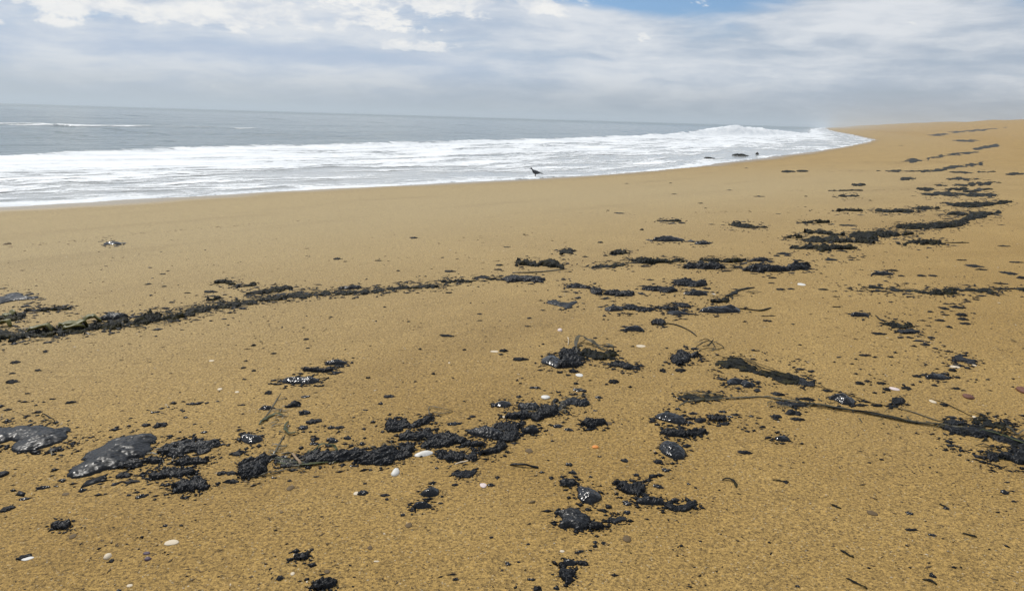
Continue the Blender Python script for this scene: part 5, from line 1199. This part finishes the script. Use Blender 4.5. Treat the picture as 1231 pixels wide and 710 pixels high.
# ------------------------------------------------------------------ the ship on the horizon
a_sh, _ = rays(427.0, 135.0); DS = 5200.0
ship = bpy.data.objects.new('cargo_ship', None); COL.objects.link(ship); ship.location = (DS * math.sin(a_sh), DS * math.cos(a_sh), 0.0); ship.rotation_euler = (0, 0, R(12))
tag(ship, 'faint far-off ship on the sea horizon', 'ship')
hl = 21.0
V = [(-hl, -4, -1), (hl * 0.86, -4, -1), (hl * 0.9, 0, -1), (hl * 0.86, 4, -1), (-hl, 4, -1), (-hl, -4.6, 3.4), (hl * 0.9, -4.6, 3.8), (hl * 1.06, 0, 4.4), (hl * 0.9, 4.6, 3.8), (-hl, 4.6, 3.4)]
F = [(0, 1, 6, 5), (1, 2, 7, 6), (2, 3, 8, 7), (3, 4, 9, 8), (4, 0, 5, 9), (5, 6, 7, 8, 9), (4, 3, 2, 1, 0)]
mesh_obj('hull', V, F, M_SHIP, ship, smooth=False)
def box_part(name, x0, x1, y0, y1, z0, z1):
    V = [(x, y, z) for x in (x0, x1) for y in (y0, y1) for z in (z0, z1)]
    return mesh_obj(name, V, [(0, 1, 3, 2), (4, 6, 7, 5), (0, 4, 5, 1), (2, 3, 7, 6), (0, 2, 6, 4), (1, 5, 7, 3)], M_SHIP, ship, smooth=False)
box_part('deckhouse', -6, 7, -3.8, 3.8, 3.42, 9.5)
box_part('bridge', -2, 4, -3.2, 3.2, 9.52, 12.5)
box_part('funnel', -5, -2.2, -1, 1, 9.52, 13.5)

# ------------------------------------------------------------------ sea air
HZ = 15500.0
m = bpy.data.materials.new('sea_air'); m.use_nodes = True
g = NG(m.node_tree); g.n.clear()
vo = g.new('ShaderNodeVolumePrincipled'); vo.inputs['Color'].default_value = (0.70, 0.76, 0.82, 1); vo.inputs['Density'].default_value = 0.00055
vo.inputs['Anisotropy'].default_value = 0.25
oo = g.new('ShaderNodeOutputMaterial'); g.l.new(vo.outputs[0], oo.inputs['Volume'])
z0, z1 = -5.0, 26.0
V = [(x, y, z) for x in (-HZ, HZ) for y in (-HZ, HZ) for z in (z0, z1)]
hz = mesh_obj('haze', V, [(0, 1, 3, 2), (4, 6, 7, 5), (0, 4, 5, 1), (2, 3, 7, 6), (0, 2, 6, 4), (1, 5, 7, 3)], m, smooth=False)
tag(hz, 'pale salty haze over the beach and the sea', 'haze', kind='stuff')

# ------------------------------------------------------------------ the small loose lumps are told apart by the nearest thing with a name of its own
marks = [(o.location.x, o.location.y, o['label']) for o in bpy.data.objects if o.parent is None and 'label' in o and 'kind' not in o and 'group' not in o
         and o.name.split('.')[0] in ('tar_patch', 'tar_lump', 'seaweed_clump', 'clam_shell', 'pebble', 'shell') and 3 < len(o['label'].split()) <= 9]
MX = np.array([(a, b) for a, b, _ in marks])
def nearest(o):
    return marks[int(np.argmin(np.hypot(MX[:, 0] - o.location.x, MX[:, 1] - o.location.y)))][2]
ORD = 'first second third fourth fifth sixth seventh eighth ninth tenth eleventh twelfth thirteenth fourteenth fifteenth sixteenth seventeenth eighteenth nineteenth twentieth'.split()
ORD += ['twenty-' + x for x in ORD[:9]]
def ranked(group, landmark, text):
    m = [o for o in bpy.data.objects if o.get('label', '').startswith(landmark)][0]
    for i, o in enumerate(sorted([o for o in bpy.data.objects if o.get('group') == group], key=lambda o: (o.location - m.location).length)):
        o['label'] = text % ORD[i]
ranked('clumps of the winding wrack line', 'wide tar bank', 'dark weed clump in the winding wrack line, %s nearest to the wide tar bank')
ranked('far weed strips on the upper beach', 'straight weed strip', 'thin far weed strip, %s nearest to the straight weed strip on the upper beach')
ranked('lengths of the green-streaked wrack line', 'hat-shaped', 'thick green-streaked wrack line length, %s nearest to the hat-shaped tar lump')
ranked('thin lengths of the wrack line', 'knobbly tar lump ending', 'thin wrack line length, %s nearest to the knobbly lump at its end')
ranked('olive blades in the thick wrack line', 'silvery glossy tar lump', 'broad olive blade in the wrack line, %s nearest to the silvery glossy tar lump')
ranked('tar crumbs below the level weed strand', 'long level weed strand', 'tar crumb in the scatter, %s nearest to the long level weed strand')
ranked('tar crumbs under the long seaweed blade', 'dark wedge of tarred', 'tar crumb under the long blade, %s nearest to the dark seaweed wedge')
ranked('chunky fragments beside the long blade', 'smooth black tar pebble alone', 'chunky tar fragment by the long blade, %s nearest to the smooth tar pebble')
for o in list(bpy.data.objects):
    g_ = o.get('group')
    if g_ in ('small brown pebbles', 'fragments beside the tar crusts', 'tiny whitish shell bits', 'short weed scraps on bare sand'):
        o['label'] = {'s': 'small brown pebble', 'f': 'crumbly crust fragment', 't': 'tiny whitish shell bit'}.get(g_[0], '') + ' near the ' + nearest(o) if g_[:5] != 'short' else 'short dark weed scrap near the ' + nearest(o)
    elif g_ == 'small loose tar lumps':
        a, b = o.scale[0], o.scale[1]; dd = math.hypot(o.location.x, o.location.y)
        px_w = a / math.hypot(dd, 1.1) * FPX
        kind_w = 'speck-sized' if px_w < 2.6 else ('oblong' if max(a, b) > 1.9 * min(a, b) else ('small' if px_w < 5 else 'larger'))
        o['label'] = kind_w + ' loose tar bit near the ' + nearest(o)
        o['group'] = 'tar bits near the ' + nearest(o)
